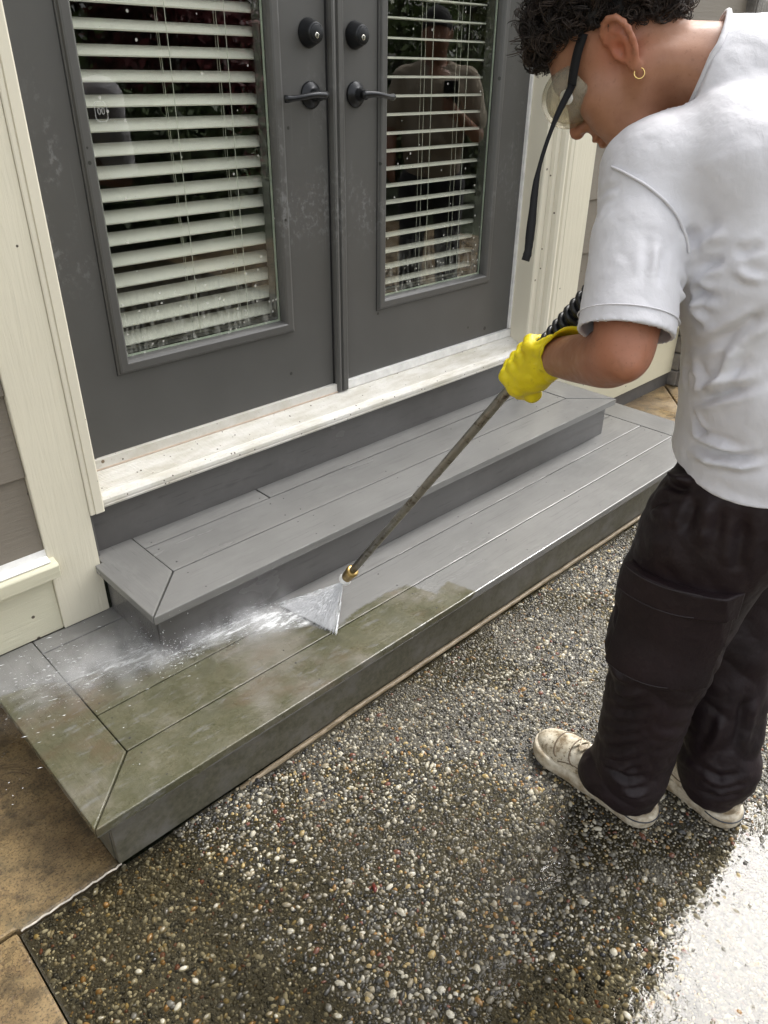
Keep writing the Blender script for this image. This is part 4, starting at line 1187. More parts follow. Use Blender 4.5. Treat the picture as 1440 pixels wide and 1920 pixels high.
# no curl dips below the scalp
q = (path - c0) / rr; ql = np.linalg.norm(q, axis=2, keepdims=True); path = c0 + q / ql * np.maximum(ql, 1.03) * rr
W3 = HC + path @ HR.T
tan = np.gradient(W3, axis=1); tan /= np.maximum(np.linalg.norm(tan, axis=2, keepdims=True), 1e-9)
n1 = np.cross(tan, (hL + hU * .3)[None, None]); n1 /= np.maximum(np.linalg.norm(n1, axis=2, keepdims=True), 1e-9); n2 = np.cross(tan, n1)
wr = (.00038 + .00048 * r3.random(NC))[:, None] * np.sin(np.clip(t, .04, .96) * 3.1416)[None] ** .4
NS = 3
ring = np.stack([W3 + (n1 * math.cos(k * 6.2832 / NS) + n2 * math.sin(k * 6.2832 / NS)) * wr[..., None] for k in range(NS)], 2)
Vh = ring.reshape(-1, 3)
ii = np.arange(NC * SEG * NS).reshape(NC, SEG, NS)
Qh = np.concatenate([np.stack([ii[:, :-1, k], ii[:, :-1, (k + 1) % NS], ii[:, 1:, (k + 1) % NS], ii[:, 1:, k]], -1).reshape(-1, 4) for k in range(NS)])
tone = np.repeat(np.clip(rnd_() * .62 + .15 * r3.random(NC), 0, 1) + .25 * np.clip(-f / .1, 0, 1) * r3.random(NC), SEG * NS)  # hair lighter towards the back, skylight put into its tone
hair = npmesh('hair', np.concatenate([Vc, Vh]), np.concatenate([Qc, Qh + len(Vc)]), M_hair, person)
fattr(hair.data, 'tone', np.concatenate([np.zeros(len(Vc)), tone]))

# ---- goggles: clear shell, vent, loose strap
gg = Field(H(0, .07, .02) - .12, H(0, .07, .02) + .12, .0024)
gg.U(hell((0, .072, .016), (.078, .062, .044)), .01)
gg.U(hell((0, .095, .016), (.062, .036, .040)), .012)
gg.S(hell((0, .070, .016), (.0745, .0585, .0405)), .002)
gg.S(hell((0, .093, .016), (.0585, .0325, .0365)), .004)
gg.cut(H(0, .052, .0), -hF, .003)
gg.S(cone(H(0, .09, -.03), H(0, .13, -.05), .016, .022), .004)
V, Q = gg.mesh(2)
gog = npmesh('safety_goggles', V, Q, M_lens, person)
vp = H(.072, .084, .012); vn = nrm(hL * .9 + hF * .42)
bm = bmesh.new(); lathe(bm, vp + vn * -.002, vn, [(0, .0105), (.003, .0105), (.0042, .009), (.0044, .004)], 20)
obj('vent_cap', bm, simple('white_vent', (.8, .8, .78), .4).m, gog, True)
def ribbon(name, pts, w, side, m, parent, th=.0012):
    bm = bmesh.new(); prev = None
    pts = [Vector(p) for p in pts]
    for i, p in enumerate(pts):
        t = (pts[min(i + 1, len(pts) - 1)] - pts[max(i - 1, 0)]).normalized()
        s = Vector(side[i] if isinstance(side, list) else side); s = (s - t * s.dot(t)).normalized(); n = t.cross(s)
        ww = w[i] if hasattr(w, '__len__') else w
        r = [bm.verts.new(p + s * a * ww / 2 + n * b * th / 2) for a, b in ((-1, -1), (1, -1), (1, 1), (-1, 1))]
        if prev:
            for k in range(4): bm.faces.new((prev[k], prev[(k+1) % 4], r[(k+1) % 4], r[k]))
        else: bm.faces.new(r[::-1])
        prev = r
    bm.faces.new(prev)
    bmesh.ops.recalc_face_normals(bm, faces=bm.faces)
    return obj(name, bm, m, parent, True)
ribbon('head_strap', spline([H(.079, .012, .052), H(.080, .035, .040), H(.080, .055, .026), H(.079, .068, .016)], 5), .013, hU * .8 + hF * .5, M_strap, gog)
s0 = H(.080, .067, .016)
end = np.array([.247, -1.103, 1.174])
sp = spline([s0, s0 + (end - s0) * .22 + fH * .012, s0 + (end - s0) * .5 + fH * .016, s0 + (end - s0) * .78 + fH * .006, end + (end - s0) * -.06, end], 6)
cr = np.array([.719, -.695, .0])
ribbon('loose_strap', sp, [.011, .011, .010, .010, .009, .008, .007, .006, .006, .006, .006, .006, .007, .009, .010, .011, .011, .012, .013, .013, .013, .013, .012, .012, .011, .012, .013, .012, .012, .012, .012][:len(sp)], cr, M_strap, gog, .0014)

# ---- T-shirt

def folds(V, F):
    """soft ridges (height > 0) and creases (height < 0) along polylines on the cloth"""
    out = np.zeros(len(V))
    for h_, w_, P in F:
        P = np.array(P); lo_, hi_ = P.min(0) - w_ * 3, P.max(0) + w_ * 3
        k = np.nonzero(((V > lo_) & (V < hi_)).all(1))[0]
        if len(k) == 0: continue
        X = V[k]; best = np.full(len(k), 9.0); par = np.zeros(len(k)); n = len(P) - 1
        for i in range(n):
            ab = P[i + 1] - P[i]; t = np.clip(((X - P[i]) @ ab) / (ab @ ab + 1e-12), 0, 1)
            d = np.linalg.norm(X - P[i] - t[:, None] * ab, axis=1); c = d < best
            par = np.where(c, (i + t) / n, par); best = np.minimum(best, d)
        tap = np.clip(np.minimum(par, 1 - par) / .3, .12, 1)
        r = best / w_
        out[k] += h_ * tap * (np.exp(-(r * 1.25) ** 2) - .35 * np.exp(-((r - 1.5) * 1.4) ** 2))
    return out
sh = Field((.16, -1.60, .80), (.94, -.98, 1.50), .0038)
chain(sh, T, [.134, .128, .124, .112, .062], .04, Lb, [1.40, 1.42, 1.48, 1.58, 1.75])
sh.U(cone(SH_L + np.array((0, 0, .004)), SH_R + np.array((0, 0, .004)), .066), .05)
sh.U(cone(T[3] - fB * .05, T[2] - fB * .03, .10, .10, Lb, 1.5, 1.4), .05)
for s_, e_, s in ((SH_L, EL_L, 1), (SH_R, EL_R, -1)):
    d_ = nrm(e_ - s_); L_ = np.linalg.norm(e_ - s_)
    sh.U(cone(s_ + d_ * -.005, s_ + d_ * .10, .069, .069), .035)
    sh.U(cone(s_ + d_ * .10, s_ + d_ * .275, .069, .071), .012)
# armpit hollow, drag folds and the bunching above the waistband
def fold(Fd, pts, r, k, sub=False):
    for a, b in zip(pts, pts[1:]):
        (Fd.S if sub else Fd.U)(cone(a, b, r), k)
for s_, e_ in ((SH_L, EL_L), (SH_R, EL_R)):
    d_ = nrm(e_ - s_); hp = s_ + d_ * .248
    # open the sleeve and trim it square
    sh.S(cone(s_ + d_ * .185, s_ + d_ * .42, .061, .063), .003)
    nd = nrm(d_ + np.array((0, 0, -.25)))
    q = sh.sl(hp - .14, hp + .14, 0)
    X = sh.ax[0][q[0]][:, None, None]; Y = sh.ax[1][q[1]][None, :, None]; Zz = sh.ax[2][q[2]][None, None, :]
    pl_ = (X - hp[0]) * nd[0] + (Y - hp[1]) * nd[1] + (Zz - hp[2]) * nd[2]
    near = np.sqrt((X - hp[0]) ** 2 + (Y - hp[1]) ** 2 + (Zz - hp[2]) ** 2) - .125
    tq = (X - T[1][0]) ** 2 + (Y - T[1][1]) ** 2
    cutr = np.maximum(-pl_, near)                                   # region to remove: beyond the plane, near the sleeve
    own = np.sqrt((X - hp[0]) ** 2 + (Y - hp[1]) ** 2 + (Zz - hp[2]) ** 2 - pl_ ** 2) - .094
    cutr = np.maximum(cutr, own)
    sh.f[q] = np.maximum(sh.f[q], -cutr)
sh.U(cone(T[0] + np.array((0, 0, .012)), T[0] + np.array((0, 0, .03)), .138, .134, Lb, 1.40), .02)
sh.cut((.5, -1.35, .862), (.06, .05, -1), .010)
# neck opening
nd = nrm(H(0, -.03, -.03) - NB)
sh.U(cone(NB - nd * .05, NB + nd * .020, .088, .070), .04)
q = sh.sl(NB - .13, NB + .16, 0)
X = sh.ax[0][q[0]][:, None, None] - NB[0]; Y = sh.ax[1][q[1]][None, :, None] - NB[1]; Zz = sh.ax[2][q[2]][None, None, :] - NB[2]
pl_ = X * nd[0] + Y * nd[1] + Zz * nd[2] - .030
sh.f[q] = np.maximum(sh.f[q], -np.maximum(-pl_, np.sqrt(X * X + Y * Y + Zz * Zz) - .105))
sh.S(cone(NB + nd * .0, NB + nd * .14, .061, .061), .004)
V, Q = sh.mesh(3)
N_ = vnormals(V, Q)
# cloth folds: long soft ridges, strongest at waist and armpit
def ridge(V, M3, off, sharp=1.0):
    U_ = V @ np.array(M3).T
    return np.array([1 - 2.2 * abs(mnoise.noise(Vector(u) + Vector((off, off * .7, 3.1)))) for u in U_])
tors = V[:, 2]
low_ = np.clip((1.05 - tors) / .2, 0, 1); mid_ = np.clip(1 - np.abs(tors - 1.10) / .14, 0, 1)
arm_d = np.linalg.norm(np.cross(V - SH_L, nrm(EL_L - SH_L)), axis=1); on_arm = np.clip((.105 - arm_d) / .02, 0, 1) * (V[:, 0] < .47)
dA = nrm(EL_L - SH_L)
fw = ridge(V, [[5, 2, 2], [2, 5, 3], [3, -2, 16]], 1.3)             # near-level folds
fd = ridge(V, [[9, 5, 6], [-4, 3, -3], [7, 4, 9]], 7.7)             # slanting drag lines
fs = ridge(V, np.stack([np.array((12, 3, 0.)), np.array((-3, 12, 0.)), np.array((1, 1, 3.))]), 4.4)
disp = 1.3 * folds(V, FOLDS_SHIRT) + .0035 * fw * low_ * (1 - on_arm) + .0012 * ridge(V, [[17, 6, 5], [-6, 15, 8], [5, -9, 18]], 6.1) + .0005 * ridge(V, [[32, 9, 5], [-9, 30, 12], [6, -14, 33]], 2.9) + .0030 * fd * (.25 + mid_) * (1 - on_arm) + .0020 * fs * on_arm * np.clip((1.28 - tors) / .1, .15, 1)
hemw = np.exp(-((tors - .880) / .010) ** 2)
V = V + N_ * disp[:, None]
shirt = npmesh('t_shirt', V, Q, M_shirt, person)
# sleeve hem stitching and shoulder seam as raised bands that follow the cloth
def on_surface(Fd, P, up=.0012):
    """slide points along the field gradient to its surface"""
    P = np.array(P, float)
    for _ in range(8):
        g = np.stack([(Fd.sample(P + d) - Fd.sample(P - d)) / .006 for d in np.eye(3) * .003], -1)
        g /= np.maximum(np.linalg.norm(g, axis=1), 1e-6)[:, None]
        P = P - g * (Fd.sample(P) - up)[:, None] * .8
    return P
for s_, e_, off_ in ((SH_L, EL_L, .224), (SH_R, EL_R, .224)):
    d_ = nrm(e_ - s_); nd = nrm(d_ + np.array((0, 0, -.25))); c_ = s_ + d_ * off_
    a1 = nrm(np.cross(nd, (0.2, .3, 1))); a2 = np.cross(nd, a1)
    Pn = on_surface(sh, [c_ + (a1 * math.cos(a) + a2 * math.sin(a)) * .074 for a in np.linspace(0, 6.2832, 61)], .0006)
    bm = bmesh.new(); tube(bm, Pn, .0011, 5, False); obj('hem_stitch', bm, M_shirt, shirt, True)
bm = bmesh.new(); tube(bm, on_surface(sh, spline(SEAM, 6), .0010), .0021, 6, False); obj('shoulder_seam', bm, M_shirt, shirt, True)
# collar rib
a1 = nrm(np.cross(nd * 0 + nrm(H(0, -.03, -.03) - NB), (1, 0, .2))); a2 = np.cross(nrm(H(0, -.03, -.03) - NB), a1)
cc = NB + nrm(H(0, -.03, -.03) - NB) * .026
Pn = on_surface(sh, [cc + (a1 * math.cos(a) + a2 * math.sin(a)) * .076 for a in np.linspace(0, 6.2832, 70)], .0005)
bm = bmesh.new(); tube(bm, Pn, .0042, 8, False); obj('collar', bm, M_shirt, shirt, True)

# ---- cargo trousers
HL_, KL_, AL_ = np.array((.470, -1.415, .82)), np.array((.455, -1.362, .47)), np.array((.462, -1.352, .12))
HR_, KR_, AR_ = np.array((.640, -1.378, .82)), np.array((.642, -1.405, .47)), np.array((.622, -1.478, .12))
tr = Field((.24, -1.66, .015), (.86, -1.16, .98), .0042)
chain(tr, [(.556, -1.392, .90), (.556, -1.396, .85), (.556, -1.402, .76)], [.088, .103, .118], .03, Lb, [1.46, 1.44, 1.40])
for h_, k_, a_ in ((HL_, KL_, AL_), (HR_, KR_, AR_)):
    tr.U(cone(h_, k_, .106, .097), .05)
    tr.U(cone(k_, a_, .097, .080), .03)
    tr.U(cone(a_, a_ + np.array((0, .002, -.05)), .080, .076), .03)
tr.cut((.5, -1.37, .064), (0, .22, -1), .006)
tr.U(cone(HL_ + fB * .072 + Lb * .015 + np.array((0, 0, -.065)), KL_ + fB * .030 + np.array((0, 0, .16)), .070, .070), .05)
tr.U(cone(AL_ + fB * .03 + np.array((0, 0, -.02)), AL_ + fB * .055 + np.array((0, 0, -.03)), .055, .045), .05)
tr.U(cone(KL_ + fB * .048 + Lb * .005, KL_ + fB * .045 + np.array((0, 0, .12)), .05, .05), .05)
dist_tr = tr.f.copy()
V, Q = tr.mesh(3); N_ = vnormals(V, Q)
z_ = V[:, 2]
fa = ridge(V, [[7, 3, 3], [-3, 7, 4], [4, -5, 13]], 2.2); fb = ridge(V, [[11, 4, 5], [3, 6, -5], [-4, 6, 8]], 9.1)
kn = np.clip(1 - np.abs(z_ - .42) / .2, 0, 1); hm = np.clip(1 - np.abs(z_ - .14) / .12, 0, 1); hp_ = np.clip((z_ - .6) / .15, 0, 1)
V = V + N_ * (1.25 * folds(V, FOLDS_TROUSERS) + .0022 * ridge(V, [[20, 7, 5], [-7, 18, 9], [6, -9, 22]], 8.3) + .0060 * fa * (.25 + .8 * kn + .9 * hm) + .006 * fb * (.3 + .5 * hp_))[:, None]
trou = npmesh('cargo_trousers', V, Q, M_pants, person)
def shell(name, field, base, lo, hi, up, th, boxf, m, parent, smooth=2):
    """a patch of cloth lying up..up+th above another field inside boxf"""
    F2 = Field(lo, hi, .0032)
    X, Y, Zz = np.meshgrid(*F2.ax, indexing='ij')
    P = np.stack([X, Y, Zz], -1).reshape(-1, 3)
    d = field.sample(P).reshape(F2.n)
    d = d - .004 * 0
    b = boxf(X, Y, Zz)
    F2.f = np.maximum(np.maximum(d - (up + th), (up - .016) - d), b).astype(np.float32)
    V, Q = F2.mesh(smooth); 
    if len(V) == 0: return None
    return npmesh(name, V, Q, m, parent)
# side pocket and its flap on the outer left thigh
tr.f = dist_tr
pc = np.array((.395, -1.395, .60)); pf = nrm((.28, .96, 0)); po = nrm((-.96, .28, 0))
def pbox(z0, z1, w, slope=-.06):
    def fn(X, Y, Zz):
        a = (X - pc[0]) * pf[0] + (Y - pc[1]) * pf[1]; o = (X - pc[0]) * po[0] + (Y - pc[1]) * po[1]
        zz = Zz - pc[2] - a * slope
        return np.maximum(np.maximum(np.abs(a - .005) - w, np.maximum(zz - z1, z0 - zz)), -(o + .045))
    return fn
pk = shell('cargo_pocket', tr, None, (.26, -1.56, .36), (.56, -1.22, .76), .0020, .0065, pbox(-.140, .040, .078), M_pants, trou)
fp = shell('pocket_flap', tr, None, (.26, -1.56, .36), (.56, -1.22, .78), .0095, .0055, pbox(.026, .080, .086), M_pants, trou)

for zz_, up_ in ((.077, .0155), (.029, .0155), (-.136, .0090)):
    ww_ = .083 if up_ > .01 else .075
    Pn = on_surface(tr, [pc + pf * (.005 + ww_ * t) + po * .06 + Zv * (zz_ + (.005 + ww_ * t) * -.06) for t in np.linspace(-1, 1, 40)], up_)
    bm = bmesh.new(); tube(bm, Pn, .0009, 5); obj('stitching', bm, M_thread, trou, True)
# ---- shoes
def shoe(heel, toe, label):
    heel = np.array((*heel, 0.0)); toe = np.array((*toe, 0.0)); d = nrm(toe - heel); L_ = np.linalg.norm(toe - heel); s = np.array((-d[1], d[0], 0))
    P = lambda a, b, z: heel + d * a * L_ + s * b + Zv * z
    B = np.stack([d, s, Zv], 1)
    lo = np.minimum(heel, toe) - .09; hi = np.maximum(heel, toe) + .09; lo[2] = -.004; hi[2] = .17
    def outline(Fd, grow, z0, z1):
        for a, b, r in ((.16, 0, .036), (.34, -.002, .037), (.55, -.003, .041), (.74, -.002, .046), (.86, .003, .040)):
            Fd.U(cone(P(a, b, z0), P(a, b, z1), r + grow), .03)
        chain(Fd, [P(.14, 0, (z0 + z1) / 2), P(.5, -.002, (z0 + z1) / 2), P(.80, .001, (z0 + z1) / 2)], [.036 + grow, .040 + grow, .046 + grow], .02)
    so = Field(lo, hi, .003)
    outline(so, .004, .018, .020)
    so.cut((0, 0, .0005), (0, 0, -1), .004); so.cut((0, 0, .036), (0, 0, 1), .004)
    e = empty('shoe', tuple(heel + d * .15)); e.parent = person
    bpy.context.view_layer.update(); e.matrix_parent_inverse = person.matrix_world.inverted(); tag(e, label)
    V, Q = so.mesh(2); sole = npmesh('sole', V, Q, M_sole, e)
    upf = Field(lo, hi, .003)
    upf.U(cone(P(.15, 0, .045), P(.16, 0, .105), .034, .036), .02)
    upf.U(cone(P(.34, 0, .045), P(.28, 0, .115), .038, .034), .025)
    upf.U(cone(P(.40, -.001, .045), P(.40, 0, .085), .038, .030), .03)
    upf.U(ell(P(.60, -.001, .040), (.075, .042, .044), B), .03)
    upf.U(ell(P(.78, .000, .030), (.066, .0455, .036), B), .025)
    upf.cut((0, 0, .020), (0, 0, -1), .003)
    upf.S(ell(P(.25, 0, .125), (.055, .026, .035), B), .01)
    V, Q = upf.mesh(2); u = npmesh('upper', V, Q, M_shoe, e)
    def on(Pp, up_): return on_surface(upf, Pp, up_)
    bm = bmesh.new()
    for off in (-.006, .006): pass
    for a in (.50, .56, .62):
        for q in (-1, 1):
            tube(bm, on([P(a + .05 * t, q * (.020 - .040 * t), .085) for t in np.linspace(0, 1, 8)], .0025), .0024, 6)
    obj('laces', bm, M_shoe, e, True)
    for z, arr in ((.030, ((.70, .040), (.80, .046), (.90, .036), (.955, .0), (.90, -.036), (.80, -.046), (.70, -.040))),):
        pass
    bm = bmesh.new()
    cap_ = on([P(.74 + .05 * math.cos(a), .040 * math.sin(a), .058 - .012 * abs(math.sin(a))) for a in np.linspace(-1.5, 1.5, 16)], .0006)
    tube(bm, cap_, .0019, 5)
    tube(bm, on([P(.60 + .07 * math.cos(a), .041 * math.sin(a), .062 - .010 * abs(math.sin(a))) for a in np.linspace(-1.5, 1.5, 16)], .0006), .0016, 5)
    for q in (-1, 1):
        tube(bm, on([P(.72 - .40 * t, q * (.044 - .004 * t), .040 + .022 * t + .008 * math.sin(t * 6)) for t in np.linspace(0, 1, 14)], .0006), .0012, 5)
    obj('stitch_line', bm, simple('muddy_seam', (.13, .095, .06), .7).m, e, True)
    # dark pin stripe round the heel of the sole
    bm = bmesh.new()
    tube(bm, on_surface(so, [P(.13 - .17 * math.cos(a) * (1 if abs(a) < 1.5 else 1), .046 * math.sin(a), .0265) for a in np.linspace(-1.9, 1.9, 40)], .0004), .0017, 5)
    obj('sole_stripe', bm, M_stripe, sole, True)
    return e
shoe((.472, -1.432), (.487, -1.108), 'muddy white left shoe')
shoe((.600, -1.560), (.655, -1.240), 'muddy white right shoe set further back')

# ---- gloves
def glove(wr, el, grip, axis, label, thumb_dir, roll):
    """fist closed round a bar through 'grip' along 'axis'"""
    wr = np.array(wr); fdir = nrm(wr - el); ax = nrm(axis)
    # the palm lies on the side of the bar nearest the wrist
    pd = wr - grip; pd = pd - ax * (pd @ ax); pd = nrm(pd); qd = np.cross(ax, pd) * roll
    Fg = Field(grip - .16, grip + .16, .0022)
    at_ = lambda ang, r, s: grip + (pd * math.cos(ang) + qd * math.sin(ang)) * r + ax * s
    kn = []
    for k in range(4):
        s = (k - 1.5) * .0215
        ln = (1.0, 1.08, 1.02, .86)[k]
        angs = [R_(a) for a in (20, 70, 125, 185, 235 * ln, 275 * ln)]
        rr_ = [.033, .035, .0285, .0265, .025, .024]
        pts = [at_(a, r, s + .003 * (k - 1.5) * (i < 2)) for i, (a, r) in enumerate(zip(angs, rr_))]
        chain(Fg, pts, [.0140, .0138, .0126, .0118, .0112, .0100], .0035)
        kn.append(pts[0])
    # back of the hand from wrist to knuckles
    for k in range(4):
        Fg.U(cone(wr + ax * (k - 1.5) * .009, kn[k], .026, .0170), .020)
    Fg.U(cone(wr, at_(R_(-10), .034, 0), .029, .026), .02)
    th = [wr + (grip - wr) * .35 + ax * .034 * thumb_dir, at_(R_(-35), .040, .040 * thumb_dir), at_(R_(-75), .033, .060 * thumb_dir), at_(R_(-100), .029, .082 * thumb_dir)]
    chain(Fg, th, [.0200, .0160, .0135, .0115], .008)
    # loose cuff, pulled over the wrist and sagging open
    wa = wr - fdir * .012
    Fg.U(cone(wa, wr - fdir * .078 , .034, .050), .012)
    Fg.S(cone(wr - fdir * .022, wr - fdir * .10, .029, .047), .004)
    cn = nrm(-fdir + Zv * -.55 + np.array((-.62, -.20, 0)))
    Fg.cut(wr - fdir * .047, cn, .003)
    V, Q = Fg.mesh(2); N_ = vnormals(V, Q)
    w_ = np.clip(1 - np.linalg.norm(V - (wr - fdir * .02), axis=1) / .075, 0, 1)
    r1 = ridge(V, [[38, 12, 10], [-10, 38, 14], [8, -14, 40]], 5.5)
    V = V + N_ * (.0060 * r1 * w_ + .0010 * ridge(V, np.eye(3) * 45, 2.0))[:, None]
    o = npmesh('rubber_glove', V, Q, M_glove, person); tag(o, label)
    return o
glove(WR_L, EL_L, LN1 - LD * .038, LD, 'yellow glove gripping the lance', 1, 1)
GR = LN1 - LD * .245 + np.array((.02, .0, -.02))
glove(WR_R, EL_R, LN1 - LD * .315 + np.array((.045, .012, -.05)), nrm(np.array((.35, .55, -.75))), 'yellow glove on the trigger grip', -1, -1)

# ================================================================== THE WASHER LANCE
M_steel = (lambda s: s.set(base=s.mix(s.smooth(s.noise(45, 5, .7), .5, .68), (.30, .285, .25), (.10, .075, .05)), rough=s.ramp(s.noise(30, 4), [(.4, .28), (.65, .6)]), metal=.75).m)(M('worn_steel_tube'))
M_brass = simple('dull_brass', (.42, .29, .11), .35, .9, 40, .25).m
M_rub = simple('black_rubber', (.012, .012, .013), .42, 0, 60, .2, .05).m
lance = tag(empty('washer_lance', tuple(LN0)), 'thin steel pressure-washer lance with brass tip and black ribbed grip held by the worker', 'lance')
Lp = lambda t: LN0 - LD * t                                             # metres back from the nozzle
def ltube(name, prof, m, n=20):
    bm = bmesh.new(); lathe(bm, LN0, -LD, prof, n); return obj(name, bm, m, lance, True)
ltube('tube', [(.045, .0098), (.40, .0098), (.80, .0098), (.93, .0098)], M_steel)
bm = bmesh.new(); lathe(bm, LN0, -LD, [(.006, .0125), (.007, .0140), (.018, .0140), (.0185, .0152), (.034, .0152), (.0345, .0165), (.038, .0170), (.046, .0170), (.0485, .0150), (.049, .0105)], 6 * 3)
obj('coupling', bm, M_brass, lance, True)
ltube('spray_nozzle', [(-.0150, .0040), (-.0145, .0085), (-.0110, .0120), (-.0060, .0165), (-.0030, .0170), (.0010, .0150), (.0075, .0125)], simple('white_nozzle', (.8, .8, .78), .35).m)
# ribbed grip: core and a helical rib
t0g, t1g = .872, 1.145
ltube('grip_core', [(t0g, .011), (t0g + .004, .0125), (t1g, .0125), (t1g + .004, .011)], M_rub)
bm = bmesh.new(); a1 = nrm(np.cross(LD, (1, 0, 0))); a2 = np.cross(LD, a1); P = []
nt = int((t1g - t0g) / .0165)
for k in range(nt * 16 + 1):
    a = k / 16 * 6.2832; P.append(Lp(t0g + .002 + .0165 * k / 16) + (a1 * math.cos(a) + a2 * math.sin(a)) * .0150)
tube(bm, P, .0056, 7); obj('grip_rib', bm, M_rub, lance, True)
bm = bmesh.new(); tube(bm, [Lp(1.13), Lp(1.16), Lp(1.20), Lp(1.23)], [.018, .023, .024, .018], 14)
gun = obj('gun_body', bm, M_rub, lance, True)
bm = bmesh.new(); g0 = Lp(1.19); gh_ = np.array((.055, .02, -.10)); tube(bm, [g0, g0 + gh_ * .5, g0 + gh_], [.019, .0175, .020], 12); obj('pistol_grip', bm, M_rub, lance, True)
bm = bmesh.new(); tube(bm, [Lp(1.155) + np.array((.01, .01, -.012)), Lp(1.155) + np.array((.035, .022, -.045)), Lp(1.165) + np.array((.06, .02, -.075))], [.005, .0045, .004], 8); obj('trigger', bm, M_brass, lance, True)
hp0 = g0 + gh_
hs_ = spline([hp0, hp0 + np.array((.07, .05, -.02)), (.80, -1.135, 1.00), (.868, -1.33, .80), (.93, -1.52, .35), (1.02, -1.66, .03), (1.4, -1.86, .011), (2.2, -2.2, .011), (3.4, -2.3, .011)], 14)
bm = bmesh.new(); tube(bm, hs_, .0085, 10); obj('hose', bm, M_rub, lance, True)

# ================================================================== WATER: fan, splash, mist
fanA, fanB = np.array((.238, -.428, Z1 + .002)), np.array((.268, -.602, Z1 + .002)); apex = LN0 + LD * .016
def vol_mat(name, dens, build):
    s = M(name); s.n.remove(s.b)
    v = s.n.new('ShaderNodeVolumePrincipled'); v.inputs['Color'].default_value = (.97, .97, .98, 1); v.inputs['Anisotropy'].default_value = .15
    d = build(s); s.l(s.math('MULTIPLY', d, dens), v.inputs['Density']); s.l(v.outputs[0], s.out.inputs['Volume']); return s.m
bm = bmesh.new(); n_ = nrm(np.cross(fanB - apex, fanA - apex))
ring0 = [bm.verts.new(apex + (fanA - fanB) * a * .012 + n_ * b * .0022) for a, b in ((1, 1), (1, -1), (-1, -1), (-1, 1))]
prev = ring0; bm.faces.new(ring0)
for t in (.35, .7, 1.0):
    th = .0022 + .0085 * t
    ra = [bm.verts.new(apex + (e - apex) * t + n_ * b * th) for e, b in ((fanA, 1), (fanA, -1), (fanB, -1), (fanB, 1))]
    for k in range(4): bm.faces.new((prev[k], prev[(k+1) % 4], ra[(k+1) % 4], ra[k]))
    prev = ra
bm.faces.new(prev[::-1]); bmesh.ops.recalc_face_normals(bm, faces=bm.faces)
spray = tag(empty('water_spray', tuple((fanA + fanB) / 2)), 'white fan of high-pressure water and its splash on the lower step', 'water spray', kind='stuff')
fan = obj('spray_fan', bm, vol_mat('spray_mist', 110.0, lambda s: s.math('ADD', s.math('MULTIPLY', s.noise(70, 3), .9), .15)), spray)
# droplets and ligaments in the fan, then thrown along the boards
rs = np.random.default_rng(5)
Vd, Qd = [], []
OCT = np.array([(1, 0, 0), (0, 1, 0), (-1, 0, 0), (0, -1, 0), (0, 0, 1), (0, 0, -1)], float)
OF = np.array([(0, 1, 4), (1, 2, 4), (2, 3, 4), (3, 0, 4), (1, 0, 5), (2, 1, 5), (3, 2, 5), (0, 3, 5)])
def drop(c, r, d=None, st=1.0):
    P = OCT * r
    if d is not None: P = P + np.outer(P @ d, d) * (st - 1)
    Qd.append(OF + 6 * len(Vd)); Vd.append(P + c)
for _ in range(3000):
    w = float(np.clip(rs.normal(.5, .30), -.07, 1.07)); t = rs.random() ** .6; e = fanA + (fanB - fanA) * w; d = nrm(e - apex)
    drop(apex + (e - apex) * t + n_ * rs.normal() * .0035 * t, .00032 + .00045 * rs.random(), d, 8 + 26 * rs.random())
pth = [np.array(p) for p in ((.25, -.50), (.12, -.415), (-.03, -.372), (-.16, -.345), (-.29, -.318), (-.44, -.285))]
thr = nrm((-1, .25, .12))
for _ in range(3000):
    q = rs.random() ** 2.1 * 4.99; i = int(q); c = pth[i] + (pth[i + 1] - pth[i]) * (q - i)
    sp_ = .018 + .013 * q
    c = np.array((c[0] + rs.normal() * .03, c[1] + rs.normal() * sp_, Z1 + .001 + abs(rs.normal()) * (.012 + .004 * q)))
    if c[1] > -.40 and c[0] > -.09: c[1] = -.405 - abs(c[1] + .40) * .3
    drop(c, .0003 + .0007 * rs.random() ** 4, thr, 1 + 9 * rs.random() ** 2)
for _ in range(240):                                                   # splash up the corner of the upper step
    c = np.array((-.10 + rs.normal() * .035, -.415 + rs.normal() * .03, Z1 + abs(rs.normal()) * .05)); drop(c, .0005 + .0010 * rs.random() ** 3, nrm(rs.normal(size=3)), 1 + 2 * rs.random())
for _ in range(120):                                                   # stray drops towards the left slab
    drop(np.array((-.45 + rs.normal() * .14, -.36 + rs.normal() * .16, .10 + rs.random() * .14)), .0004 + .0006 * rs.random() ** 2, thr, 1 + 2 * rs.random())
M_drop = (lambda s: s.set(base=(.92, .93, .94), rough=.10, trans=.15, ior=1.33).m)(M('water_drops'))
npmesh('droplets', np.concatenate(Vd), np.concatenate(Qd), M_drop, spray)
